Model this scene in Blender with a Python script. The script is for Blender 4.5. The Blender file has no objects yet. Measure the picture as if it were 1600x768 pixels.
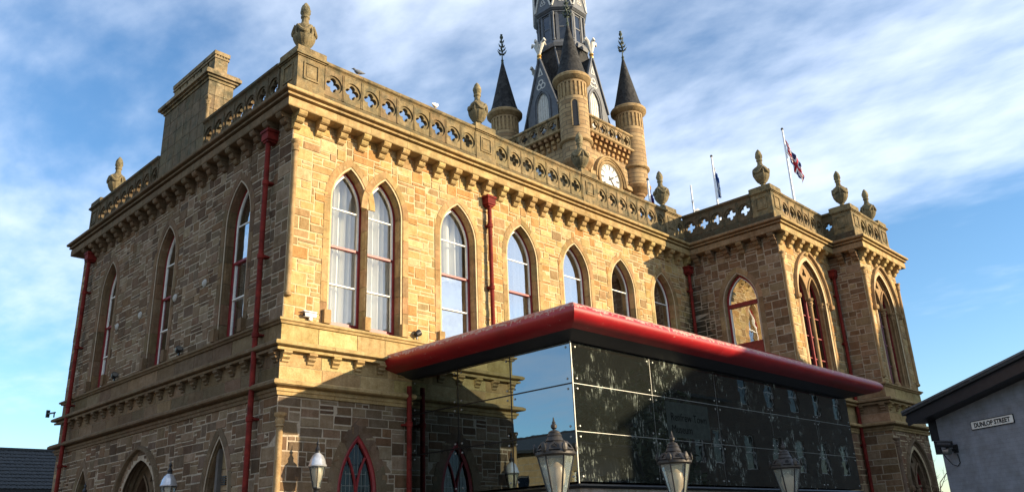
import bpy, bmesh, math, random
from mathutils import Matrix, Vector
from mathutils.geometry import tessellate_polygon
rnd = random.Random(7)
scene = bpy.context.scene
PI = math.pi

# ------------------------------------------------------------------ camera
CAM = Vector((-8.512, -14.715, 1.6))
RIGHT = Vector((0.69796766, -0.71501802, -0.03987962))
DOWN = Vector((0.2157465, 0.26304916, -0.94035025))
FWD = Vector((0.68285767, 0.64773017, 0.33786245))
FPX = 1271.28
cd = bpy.data.cameras.new('camera')
cam = bpy.data.objects.new('camera', cd)
scene.collection.objects.link(cam)
m3 = Matrix((RIGHT, -DOWN, -FWD)).transposed()
cam.matrix_world = Matrix.Translation(CAM) @ m3.to_4x4()
cd.sensor_width = 36.0
cd.lens = FPX / 1600 * 36.0
cd.clip_end = 3000
cd.clip_start = 0.05
scene.camera = cam

# ------------------------------------------------------------------ world
SUN_TO = Vector((0.59, -1.0, 0.278)).normalized()
ELEV = math.asin(SUN_TO.z)
AZ = math.atan2(SUN_TO.x, SUN_TO.y)
world = bpy.data.worlds.new('World')
scene.world = world
world.use_nodes = True
wn, wl = world.node_tree.nodes, world.node_tree.links
wn.clear()
wo = wn.new('ShaderNodeOutputWorld')
bg = wn.new('ShaderNodeBackground')
bg.inputs['Strength'].default_value = 0.125
sky = wn.new('ShaderNodeTexSky')
sky.sky_type = 'NISHITA'
sky.sun_disc = False
sky.sun_elevation = ELEV
sky.sun_rotation = AZ
sky.air_density = 1.0
sky.dust_density = 0.4
sky.ozone_density = 3.0
# streaky high cloud: noise on the direction projected to a plane overhead
tc = wn.new('ShaderNodeTexCoord')
sep = wn.new('ShaderNodeSeparateXYZ')
wl.new(tc.outputs['Generated'], sep.inputs[0])
def wmath(op, a, b=None, c=None):
    n = wn.new('ShaderNodeMath'); n.operation = op
    for i, x in enumerate((a, b, c)):
        if x is None: continue
        if isinstance(x, (int, float)): n.inputs[i].default_value = x
        else: wl.new(x, n.inputs[i])
    return n.outputs[0]
zc = wmath('MAXIMUM', sep.outputs[2], 0.02)
zc = wmath('ADD', zc, 0.12)
px_ = wmath('DIVIDE', sep.outputs[0], zc)
py_ = wmath('DIVIDE', sep.outputs[1], zc)
comb = wn.new('ShaderNodeCombineXYZ')
wl.new(px_, comb.inputs[0]); wl.new(py_, comb.inputs[1])
mp = wn.new('ShaderNodeMapping')
mp.inputs['Location'].default_value = (3.1, 1.7, 0)
mp.inputs['Rotation'].default_value = (0, 0, math.radians(6))
mp.inputs['Scale'].default_value = (1.7, 1.0, 1)
wl.new(comb.outputs[0], mp.inputs[0])
n1 = wn.new('ShaderNodeTexNoise')
n1.inputs['Scale'].default_value = 1.1; n1.inputs['Detail'].default_value = 8
n1.inputs['Roughness'].default_value = 0.58; n1.inputs['Distortion'].default_value = 0.35
wl.new(mp.outputs[0], n1.inputs['Vector'])
mp2 = wn.new('ShaderNodeMapping')
mp2.inputs['Location'].default_value = (0.35, 0.2, 0)
mp2.inputs['Rotation'].default_value = (0, 0, math.radians(20))
mp2.inputs['Scale'].default_value = (0.42, 0.55, 1)
wl.new(comb.outputs[0], mp2.inputs[0])
n2 = wn.new('ShaderNodeTexNoise')
n2.inputs['Scale'].default_value = 0.9; n2.inputs['Detail'].default_value = 3
wl.new(mp2.outputs[0], n2.inputs['Vector'])
mp3 = wn.new('ShaderNodeMapping')
mp3.inputs['Rotation'].default_value = (0, 0, math.radians(-32))
mp3.inputs['Scale'].default_value = (8.0, 5.0, 1)
wl.new(comb.outputs[0], mp3.inputs[0])
n3 = wn.new('ShaderNodeTexNoise')
n3.inputs['Scale'].default_value = 1.6; n3.inputs['Detail'].default_value = 5
wl.new(mp3.outputs[0], n3.inputs['Vector'])
s_ = wmath('ADD', wmath('MULTIPLY', n1.outputs['Fac'], 0.75), wmath('MULTIPLY', n2.outputs['Fac'], 0.75))
s_ = wmath('ADD', s_, wmath('MULTIPLY', n3.outputs['Fac'], 0.30))
# the sheet thins out northwards and has an edge toward the east
ex = wmath('ADD', px_, wmath('MULTIPLY', n2.outputs['Fac'], 0.9))
def wramp(v, a, b, c, d):
    n = wn.new('ShaderNodeMapRange'); n.interpolation_type = 'SMOOTHSTEP'
    for k_, x in zip(('From Min', 'From Max', 'To Min', 'To Max'), (a, b, c, d)): n.inputs[k_].default_value = x
    wl.new(v, n.inputs['Value']); return n.outputs[0]
s_ = wmath('ADD', s_, wramp(ex, 2.25, 2.75, 0.0, -0.42))
s_ = wmath('ADD', s_, wramp(py_, 0.8, 1.3, 0.03, -0.15))
s_ = wmath('ADD', s_, wramp(py_, 1.5, 2.1, 0.0, 0.12))
s_ = wmath('ADD', s_, wramp(py_, 2.0, 3.4, 0.0, -0.25))
ramp = wn.new('ShaderNodeMapRange')
ramp.interpolation_type = 'SMOOTHSTEP'
ramp.inputs['From Min'].default_value = 0.62; ramp.inputs['From Max'].default_value = 1.22
ramp.inputs['To Max'].default_value = 0.85
wl.new(s_, ramp.inputs['Value'])
mixc = wn.new('ShaderNodeMix'); mixc.data_type = 'RGBA'
wl.new(ramp.outputs[0], mixc.inputs['Factor'])
hsv = wn.new('ShaderNodeHueSaturation'); hsv.inputs['Saturation'].default_value = 1.10; hsv.inputs['Value'].default_value = 1.0
wl.new(sky.outputs[0], hsv.inputs['Color'])
wl.new(hsv.outputs[0], mixc.inputs[6])
mixc.inputs[7].default_value = (4.6, 5.1, 5.9, 1)
wl.new(mixc.outputs[2], bg.inputs['Color'])
wl.new(bg.outputs[0], wo.inputs['Surface'])

sd = bpy.data.lights.new('sun', 'SUN')
sd.energy = 5.0; sd.angle = math.radians(0.5); sd.color = (1.0, 0.82, 0.56)
sun = bpy.data.objects.new('sun', sd)
scene.collection.objects.link(sun)
sun.rotation_euler = SUN_TO.to_track_quat('Z', 'Y').to_euler()
sun.location = (30, -40, 40)

vs = scene.view_settings
vs.view_transform = 'Standard'; vs.look = 'None'; vs.gamma = 1; vs.use_curve_mapping = False
vs.exposure = 1.08

# ------------------------------------------------------------------ materials
MATS = {}
def nodemat(name):
    m = bpy.data.materials.new(name); m.use_nodes = True
    nt = m.node_tree; b = nt.nodes['Principled BSDF']
    MATS[name] = m
    return m, nt, b
def N(nt, typ, **kw):
    n = nt.nodes.new(typ)
    for k, v in kw.items():
        if k in n.inputs: n.inputs[k].default_value = v
        else: setattr(n, k, v)
    return n
def objcoord(nt):
    return N(nt, 'ShaderNodeTexCoord').outputs['Object']
def worldpos(nt):
    return N(nt, 'ShaderNodeNewGeometry').outputs['Position']
def noise(nt, vec, scale, detail=4, rough=0.55):
    n = N(nt, 'ShaderNodeTexNoise'); n.inputs['Scale'].default_value = scale
    n.inputs['Detail'].default_value = detail; n.inputs['Roughness'].default_value = rough
    nt.links.new(vec, n.inputs['Vector']); return n.outputs['Fac']
def maprange(nt, v, a, b, c, d):
    n = N(nt, 'ShaderNodeMapRange'); nt.links.new(v, n.inputs['Value'])
    for i, x in zip(('From Min', 'From Max', 'To Min', 'To Max'), (a, b, c, d)): n.inputs[i].default_value = x
    return n.outputs[0]
def mixcol(nt, fac, a, b, blend='MIX'):
    n = N(nt, 'ShaderNodeMix'); n.data_type = 'RGBA'; n.blend_type = blend
    for sock, x in ((n.inputs['Factor'], fac), (n.inputs[6], a), (n.inputs[7], b)):
        if isinstance(x, (int, float)): sock.default_value = x
        elif isinstance(x, tuple): sock.default_value = x if len(x) == 4 else (*x, 1)
        else: nt.links.new(x, sock)
    return n.outputs[2]
def bump(nt, b, h, strength, dist=0.02):
    n = N(nt, 'ShaderNodeBump'); n.inputs['Strength'].default_value = strength; n.inputs['Distance'].default_value = dist
    nt.links.new(h, n.inputs['Height']); nt.links.new(n.outputs[0], b.inputs['Normal'])

def stone_mat(name, lichen=0.0, bumpk=0.5):
    m, nt, b = nodemat(name)
    at = N(nt, 'ShaderNodeAttribute', attribute_name='scol')
    p = worldpos(nt)
    f1 = noise(nt, p, 5.0, 6, 0.65); f2 = noise(nt, p, 38, 4, 0.6); f3 = noise(nt, p, 0.55, 4)
    mp_ = N(nt, 'ShaderNodeMapping'); mp_.inputs['Scale'].default_value = (9, 9, 0.8)
    nt.links.new(p, mp_.inputs[0]); f4 = noise(nt, mp_.outputs[0], 1.0, 4, 0.6)
    c = mixcol(nt, maprange(nt, f1, 0.3, 0.75, 0, 1), at.outputs['Color'], (0.58, 0.52, 0.42, 1), 'MULTIPLY')
    c = mixcol(nt, maprange(nt, f2, 0.35, 0.7, 0.0, 0.55), c, (0.66, 0.58, 0.5, 1), 'MULTIPLY')
    c = mixcol(nt, maprange(nt, f4, 0.52, 0.75, 0, 0.5), c, (0.5, 0.45, 0.4, 1), 'MULTIPLY')
    c = mixcol(nt, maprange(nt, f3, 0.5, 0.75, 0, 0.45), c, (0.6, 0.52, 0.42, 1), 'MULTIPLY')
    if lichen:
        g = N(nt, 'ShaderNodeNewGeometry'); sx = N(nt, 'ShaderNodeSeparateXYZ'); nt.links.new(g.outputs['Normal'], sx.inputs[0])
        fl = noise(nt, p, 3.2, 7, 0.7)
        k = maprange(nt, fl, 0.45, 0.62, 0, lichen)
        c = mixcol(nt, k, c, (0.075, 0.07, 0.045, 1))
        c = mixcol(nt, maprange(nt, noise(nt, p, 9, 5, 0.7), 0.6, 0.7, 0, 0.35), c, (0.36, 0.35, 0.24, 1))
    nt.links.new(c, b.inputs['Base Color'])
    b.inputs['Roughness'].default_value = 0.93; b.inputs['Specular IOR Level'].default_value = 0.15
    a = N(nt, 'ShaderNodeMath', operation='ADD'); nt.links.new(f1, a.inputs[0])
    a2 = N(nt, 'ShaderNodeMath', operation='MULTIPLY'); nt.links.new(f2, a2.inputs[0]); a2.inputs[1].default_value = 0.5
    nt.links.new(a2.outputs[0], a.inputs[1])
    bump(nt, b, a.outputs[0], bumpk, 0.03)
    return m
M_STONE = stone_mat('sandstone_rubble', 0.0, 0.75)
def damp_stain(m, x, y, zc_, rz, rr):
    nt = m.node_tree; b = nt.nodes['Principled BSDF']
    src = b.inputs['Base Color'].links[0].from_socket
    mp_ = N(nt, 'ShaderNodeMapping'); mp_.vector_type = 'POINT'
    mp_.inputs['Scale'].default_value = (1 / rr, 1 / rr, 1 / rz); mp_.inputs['Location'].default_value = (-x / rr, -y / rr, -zc_ / rz)
    p = worldpos(nt); nt.links.new(p, mp_.inputs[0])
    ln = N(nt, 'ShaderNodeVectorMath', operation='LENGTH'); nt.links.new(mp_.outputs[0], ln.inputs[0])
    f = noise(nt, p, 4.5, 7, 0.7)
    ad = N(nt, 'ShaderNodeMath', operation='MULTIPLY_ADD'); nt.links.new(f, ad.inputs[0]); ad.inputs[1].default_value = 1.6; nt.links.new(ln.outputs['Value'], ad.inputs[2])
    k = maprange(nt, ad.outputs[0], 1.25, 1.7, 0.88, 0.0)
    nt.links.new(mixcol(nt, k, src, (0.028, 0.026, 0.018, 1)), b.inputs['Base Color'])
damp_stain(M_STONE, 16.15, -0.15, 7.6, 2.6, 0.95)

M_DRESS = stone_mat('dressed_sandstone', 0.25, 0.4)
M_PARA = stone_mat('weathered_parapet_stone', 0.85, 0.7)

def simple(name, col, rough=0.6, metal=0.0, var=0.25, scale=6, bumpk=0.0, spec=0.4):
    m, nt, b = nodemat(name)
    p = worldpos(nt); f = noise(nt, p, scale, 6, 0.65)
    dark = tuple(x * (1 - var) for x in col[:3]); lite = tuple(min(1, x * (1 + var * 0.7)) for x in col[:3])
    nt.links.new(mixcol(nt, maprange(nt, f, 0.3, 0.7, 0, 1), (*dark, 1), (*lite, 1)), b.inputs['Base Color'])
    b.inputs['Roughness'].default_value = rough; b.inputs['Metallic'].default_value = metal
    b.inputs['Specular IOR Level'].default_value = spec
    if bumpk: bump(nt, b, f, bumpk)
    return m
M_MORTAR = simple('lime_mortar', (0.46, 0.36, 0.215), 0.95, 0, 0.3, 14, 0.4, 0.1)
M_RED = simple('red_gloss_paint', (0.20, 0.012, 0.014), 0.45, 0, 0.4, 7)
M_MORTAR_SOOT_SHADE = simple('sooty_shaded_mortar', (0.34, 0.275, 0.20), 0.95, 0, 0.35, 10, 0.4, 0.1)  # sooty mortar copy, darkened further in colour for the walls in shade
M_REDPIPE = simple('red_iron_pipe_paint', (0.15, 0.016, 0.011), 0.75, 0, 0.6, 5, 0.2, 0.15)
M_WHITE = simple('white_timber_paint', (0.74, 0.72, 0.66), 0.5, 0, 0.15, 8)
M_CURTAIN = simple('white_curtain_cloth', (0.72, 0.71, 0.67), 0.9, 0, 0.06, 5)
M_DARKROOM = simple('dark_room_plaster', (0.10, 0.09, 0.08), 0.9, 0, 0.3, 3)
M_IRON = simple('black_cast_iron', (0.022, 0.022, 0.024), 0.42, 0.2, 0.4, 20)
M_IRONTOP = simple('weathered_lamp_top', (0.045, 0.04, 0.036), 0.5, 0.5, 0.5, 14, 0.3)
M_SILVER = simple('pale_lamp_dome', (0.55, 0.56, 0.58), 0.25, 0.6, 0.2, 12)
M_LEAD = simple('grey_painted_spire_timber', (0.095, 0.102, 0.115), 0.6, 0.0, 0.3, 5)
M_PALE = simple('pale_carved_trim', (0.50, 0.485, 0.44), 0.7, 0, 0.25, 9)
M_PLATE = simple('grey_iron_plate', (0.36, 0.34, 0.30), 0.7, 0, 0.3, 9)
M_GOLD = simple('gilded_collar', (0.6, 0.36, 0.1), 0.35, 0.8, 0.3, 9)
M_BLACK = simple('black_paint', (0.012, 0.012, 0.013), 0.5, 0, 0.3, 9)
M_LETTER = simple('black_vinyl_letter', (0.006, 0.006, 0.006), 0.9, 0, 0.1, 5, 0, 0.02)
M_VINYL = simple('grey_green_vinyl', (0.026, 0.032, 0.027), 0.8, 0, 0.4, 7, 0, 0.1)
M_CLOCK = simple('white_clock_dial', (0.62, 0.61, 0.57), 0.5, 0, 0.06, 5)
M_COPPER = simple('dark_copper_finial', (0.05, 0.065, 0.045), 0.6, 0.3, 0.5, 12)
M_POLE = simple('white_flagpole', (0.74, 0.74, 0.73), 0.35, 0.1, 0.1, 5)
M_STEEL = simple('brushed_steel', (0.30, 0.30, 0.28), 0.5, 1.0, 0.15, 12)
M_BAR = simple('anodised_glazing_bar', (0.02, 0.02, 0.02), 0.35, 0.7, 0.15, 12)
M_PLINTH = None
M_ASPHALT = simple('asphalt', (0.05, 0.05, 0.052), 0.9, 0, 0.35, 12, 0.4)
M_CAMWHITE = simple('white_camera_plastic', (0.75, 0.75, 0.74), 0.4, 0, 0.05, 5)
M_FASCIA_AND_SHADE = simple('black_fascia_and_canopy_shade', (0.018, 0.018, 0.022), 0.45, 0, 0.3, 8)
M_SLATEROOF = simple('dark_concrete_tile', (0.030, 0.034, 0.036), 0.8, 0, 0.45, 14, 0.3)
M_BARK = simple('tree_bark', (0.08, 0.06, 0.045), 0.95, 0, 0.4, 9, 0.5)
M_TUBE = simple('grey_corroded_aerial', (0.55, 0.56, 0.57), 0.4, 0.3, 0.2, 9)
M_BIRDW = simple('white_gull_feathers', (0.75, 0.75, 0.74), 0.8, 0, 0.2, 30)
M_BIRDG = simple('grey_pigeon_feathers', (0.16, 0.17, 0.19), 0.8, 0, 0.3, 30)

def slate_mat():
    m, nt, b = nodemat('small_slates')
    p = N(nt, 'ShaderNodeTexCoord').outputs['UV']
    g = N(nt, 'ShaderNodeNewGeometry'); sx = N(nt, 'ShaderNodeSeparateXYZ'); nt.links.new(g.outputs['Position'], sx.inputs[0])
    v = N(nt, 'ShaderNodeTexVoronoi'); v.inputs['Scale'].default_value = 1.0
    mp_ = N(nt, 'ShaderNodeMapping'); mp_.inputs['Scale'].default_value = (7, 7, 6)
    nt.links.new(g.outputs['Position'], mp_.inputs[0]); nt.links.new(mp_.outputs[0], v.inputs['Vector'])
    w = N(nt, 'ShaderNodeMath', operation='FRACT')
    ml = N(nt, 'ShaderNodeMath', operation='MULTIPLY'); nt.links.new(sx.outputs[2], ml.inputs[0]); ml.inputs[1].default_value = 7.0
    nt.links.new(ml.outputs[0], w.inputs[0])
    c = mixcol(nt, maprange(nt, v.outputs['Color'], 0, 1, 0, 1), (0.012, 0.012, 0.0125, 1), (0.045, 0.044, 0.043, 1))
    c = mixcol(nt, maprange(nt, w.outputs[0], 0.0, 0.14, 0.7, 0), c, (0.012, 0.012, 0.014, 1))
    nt.links.new(c, b.inputs['Base Color']); b.inputs['Roughness'].default_value = 0.8; b.inputs['Specular IOR Level'].default_value = 0.2
    a = N(nt, 'ShaderNodeMath', operation='ADD'); nt.links.new(w.outputs[0], a.inputs[0]); nt.links.new(v.outputs['Distance'], a.inputs[1])
    bump(nt, b, a.outputs[0], 0.6, 0.03)
    return m
M_SLATE = slate_mat()

def brick_mat(name, c1, c2, mort, bw, bh, bumpk=0.4, msize=0.02):
    m, nt, b = nodemat(name)
    # object-space: use x+y as the running direction so it works on every vertical face
    tcn = N(nt, 'ShaderNodeTexCoord'); sx = N(nt, 'ShaderNodeSeparateXYZ'); nt.links.new(tcn.outputs['Object'], sx.inputs[0])
    ad = N(nt, 'ShaderNodeMath', operation='ADD'); nt.links.new(sx.outputs[0], ad.inputs[0]); nt.links.new(sx.outputs[1], ad.inputs[1])
    cb = N(nt, 'ShaderNodeCombineXYZ'); nt.links.new(ad.outputs[0], cb.inputs[0]); nt.links.new(sx.outputs[2], cb.inputs[1])
    br = N(nt, 'ShaderNodeTexBrick'); nt.links.new(cb.outputs[0], br.inputs['Vector'])
    br.inputs['Color1'].default_value = (*c1, 1); br.inputs['Color2'].default_value = (*c2, 1); br.inputs['Mortar'].default_value = (*mort, 1)
    br.inputs['Scale'].default_value = 1.0; br.inputs['Mortar Size'].default_value = msize * min(1, bh * 3)
    br.inputs['Brick Width'].default_value = bw; br.inputs['Row Height'].default_value = bh
    f = noise(nt, worldpos(nt), 4, 6, 0.65)
    c = mixcol(nt, maprange(nt, f, 0.35, 0.75, 0, 0.7), br.outputs['Color'], (0.55, 0.5, 0.45, 1), 'MULTIPLY')
    nt.links.new(c, b.inputs['Base Color']); b.inputs['Roughness'].default_value = 0.9; b.inputs['Specular IOR Level'].default_value = 0.2
    iv = N(nt, 'ShaderNodeMath', operation='SUBTRACT'); iv.inputs[0].default_value = 1.0; nt.links.new(br.outputs['Fac'], iv.inputs[1])
    a = N(nt, 'ShaderNodeMath', operation='ADD'); nt.links.new(iv.outputs[0], a.inputs[0]); nt.links.new(f, a.inputs[1])
    bump(nt, b, a.outputs[0], bumpk, 0.015)
    return m
M_TOWER = brick_mat('tower_sandstone_courses', (0.42, 0.30, 0.16), (0.27, 0.18, 0.095), (0.19, 0.14, 0.085), 0.5, 0.22, 0.8, 0.03)
M_GREYWALL = brick_mat('grey_painted_brickwork', (0.25, 0.265, 0.295), (0.23, 0.245, 0.275), (0.19, 0.205, 0.235), 0.225, 0.075, 0.25, 0.012)
M_FARSTONE = brick_mat('far_house_stone', (0.42, 0.30, 0.16), (0.36, 0.25, 0.13), (0.34, 0.28, 0.2), 0.6, 0.3)
M_FARDARK = brick_mat('tenement_dark_stone', (0.12, 0.085, 0.06), (0.09, 0.065, 0.05), (0.10, 0.085, 0.07), 0.6, 0.3)
M_PAVE = brick_mat('paving_flags', (0.22, 0.21, 0.19), (0.18, 0.17, 0.16), (0.08, 0.08, 0.075), 0.6, 0.6)

def window_glass(name, tint, refl, rough=0.02, wav=0.15, dirt=0.0, base=0.05, coat=(0.97, 0.98, 1.0)):
    m = bpy.data.materials.new(name); m.use_nodes = True; MATS[name] = m
    nt = m.node_tree; nt.nodes.clear()
    out = N(nt, 'ShaderNodeOutputMaterial')
    tr = N(nt, 'ShaderNodeBsdfTransparent'); tr.inputs['Color'].default_value = (*tint, 1)
    gl = N(nt, 'ShaderNodeBsdfGlossy'); gl.inputs['Roughness'].default_value = rough
    gl.inputs['Color'].default_value = (*coat, 1)
    lw = N(nt, 'ShaderNodeLayerWeight'); lw.inputs['Blend'].default_value = 0.5
    pw = N(nt, 'ShaderNodeMath', operation='POWER'); nt.links.new(lw.outputs['Facing'], pw.inputs[0]); pw.inputs[1].default_value = 4.0
    k = maprange(nt, pw.outputs[0], 0, 1, refl, 1.0)
    f = noise(nt, worldpos(nt), 2.2, 2, 0.5)
    bp = N(nt, 'ShaderNodeBump'); bp.inputs['Strength'].default_value = wav; bp.inputs['Distance'].default_value = 0.01
    nt.links.new(f, bp.inputs['Height']); nt.links.new(bp.outputs[0], gl.inputs['Normal'])
    mx = N(nt, 'ShaderNodeMixShader'); nt.links.new(k, mx.inputs[0]); nt.links.new(tr.outputs[0], mx.inputs[1]); nt.links.new(gl.outputs[0], mx.inputs[2])
    res = mx.outputs[0]
    if dirt:
        p = worldpos(nt)
        a = noise(nt, p, 1.1, 5, 0.65)
        mp_ = N(nt, 'ShaderNodeMapping'); mp_.inputs['Scale'].default_value = (26, 26, 5.0); nt.links.new(p, mp_.inputs[0])
        s1 = noise(nt, mp_.outputs[0], 1.0, 5, 0.7)
        vo = N(nt, 'ShaderNodeTexVoronoi'); vo.inputs['Scale'].default_value = 14; nt.links.new(p, vo.inputs['Vector'])
        spots = maprange(nt, vo.outputs['Distance'], 0.05, 0.12, 0.5, 0)
        s2 = noise(nt, p, 3.4, 6, 0.7)
        sm = N(nt, 'ShaderNodeMath', operation='MULTIPLY'); nt.links.new(maprange(nt, s1, 0.50, 0.64, 0.0, 0.75), sm.inputs[0]); nt.links.new(maprange(nt, s2, 0.48, 0.62, 0.0, 1.0), sm.inputs[1]); st = sm.outputs[0]
        msk = maprange(nt, a, 0.45, 0.60, 0, 1)
        mu = N(nt, 'ShaderNodeMath', operation='MULTIPLY'); nt.links.new(st, mu.inputs[0]); nt.links.new(msk, mu.inputs[1])
        mu2 = N(nt, 'ShaderNodeMath', operation='MULTIPLY'); nt.links.new(spots, mu2.inputs[0]); nt.links.new(msk, mu2.inputs[1])
        ad = N(nt, 'ShaderNodeMath', operation='ADD'); nt.links.new(mu.outputs[0], ad.inputs[0]); nt.links.new(mu2.outputs[0], ad.inputs[1])
        ad2 = N(nt, 'ShaderNodeMath', operation='ADD', use_clamp=True); nt.links.new(ad.outputs[0], ad2.inputs[0]); ad2.inputs[1].default_value = base
        sc_ = N(nt, 'ShaderNodeMath', operation='MULTIPLY'); nt.links.new(ad2.outputs[0], sc_.inputs[0]); sc_.inputs[1].default_value = dirt * 0.8
        df = N(nt, 'ShaderNodeBsdfDiffuse'); df.inputs['Color'].default_value = (0.50, 0.56, 0.48, 1)
        m2 = N(nt, 'ShaderNodeMixShader'); nt.links.new(sc_.outputs[0], m2.inputs[0]); nt.links.new(res, m2.inputs[1]); nt.links.new(df.outputs[0], m2.inputs[2])
        res = m2.outputs[0]
    nt.links.new(res, out.inputs['Surface'])
    return m
G_WIN = window_glass('sash_window_glass', (0.80, 0.82, 0.82), 0.40, 0.015, 0.3)
G_CURT = window_glass('clean_sash_glass', (0.90, 0.91, 0.90), 0.09, 0.01, 0.2)
G_LEAD = window_glass('dark_leaded_glass', (0.10, 0.14, 0.16), 0.08, 0.05, 0.8)
G_EXT_SIDE = window_glass('solar_coated_glass', (0.035, 0.04, 0.04), 0.29, 0.005, 0.05, coat=(0.62, 0.80, 0.92))
G_EXT_FRONT = window_glass('dirty_solar_coated_glass', (0.04, 0.05, 0.045), 0.13, 0.008, 0.10, 1.0, 0.022)
G_LAMP = window_glass('dusty_lantern_glass', (0.80, 0.80, 0.77), 0.22, 0.10, 0.3, 1.0, 0.20)

def canopy_mat():
    m, nt, b = nodemat('weathered_red_canopy_paint')
    p = worldpos(nt)
    g = N(nt, 'ShaderNodeNewGeometry'); sx = N(nt, 'ShaderNodeSeparateXYZ'); nt.links.new(g.outputs['Normal'], sx.inputs[0])
    f = noise(nt, p, 14, 4, 0.66); f2 = noise(nt, p, 2.0, 5, 0.6)
    up = maprange(nt, sx.outputs[2], 0.0, 0.55, -0.16, 0.05)
    a = N(nt, 'ShaderNodeMath', operation='ADD'); nt.links.new(f, a.inputs[0]); nt.links.new(up, a.inputs[1])
    f2b = maprange(nt, f2, 0.3, 0.7, -0.05, 0.04)
    a2 = N(nt, 'ShaderNodeMath', operation='ADD'); nt.links.new(a.outputs[0], a2.inputs[0]); nt.links.new(f2b, a2.inputs[1])
    k = maprange(nt, a2.outputs[0], 0.515, 0.545, 0, 0.9)
    red = mixcol(nt, maprange(nt, f2, 0.3, 0.7, 0, 1), (0.22, 0.005, 0.007, 1), (0.34, 0.009, 0.012, 1))
    nt.links.new(mixcol(nt, k, red, (0.42, 0.29, 0.23, 1)), b.inputs['Base Color'])
    nt.links.new(maprange(nt, k, 0, 1, 0.42, 0.9), b.inputs['Roughness'])
    bump(nt, b, f, 0.2, 0.005)
    return m
M_CANOPY = canopy_mat()
M_PLINTH = stone_mat('grey_plinth_stone', 0.2, 0.4)

def leaf_mat(name, c1, c2):
    m, nt, b = nodemat(name)
    oi = N(nt, 'ShaderNodeAttribute', attribute_name='scol')
    nt.links.new(mixcol(nt, oi.outputs['Fac'], (*c1, 1), (*c2, 1)), b.inputs['Base Color'])
    b.inputs['Roughness'].default_value = 0.6
    return m
M_LEAF = leaf_mat('dark_evergreen_leaves', (0.03, 0.05, 0.02), (0.09, 0.12, 0.045))

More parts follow.
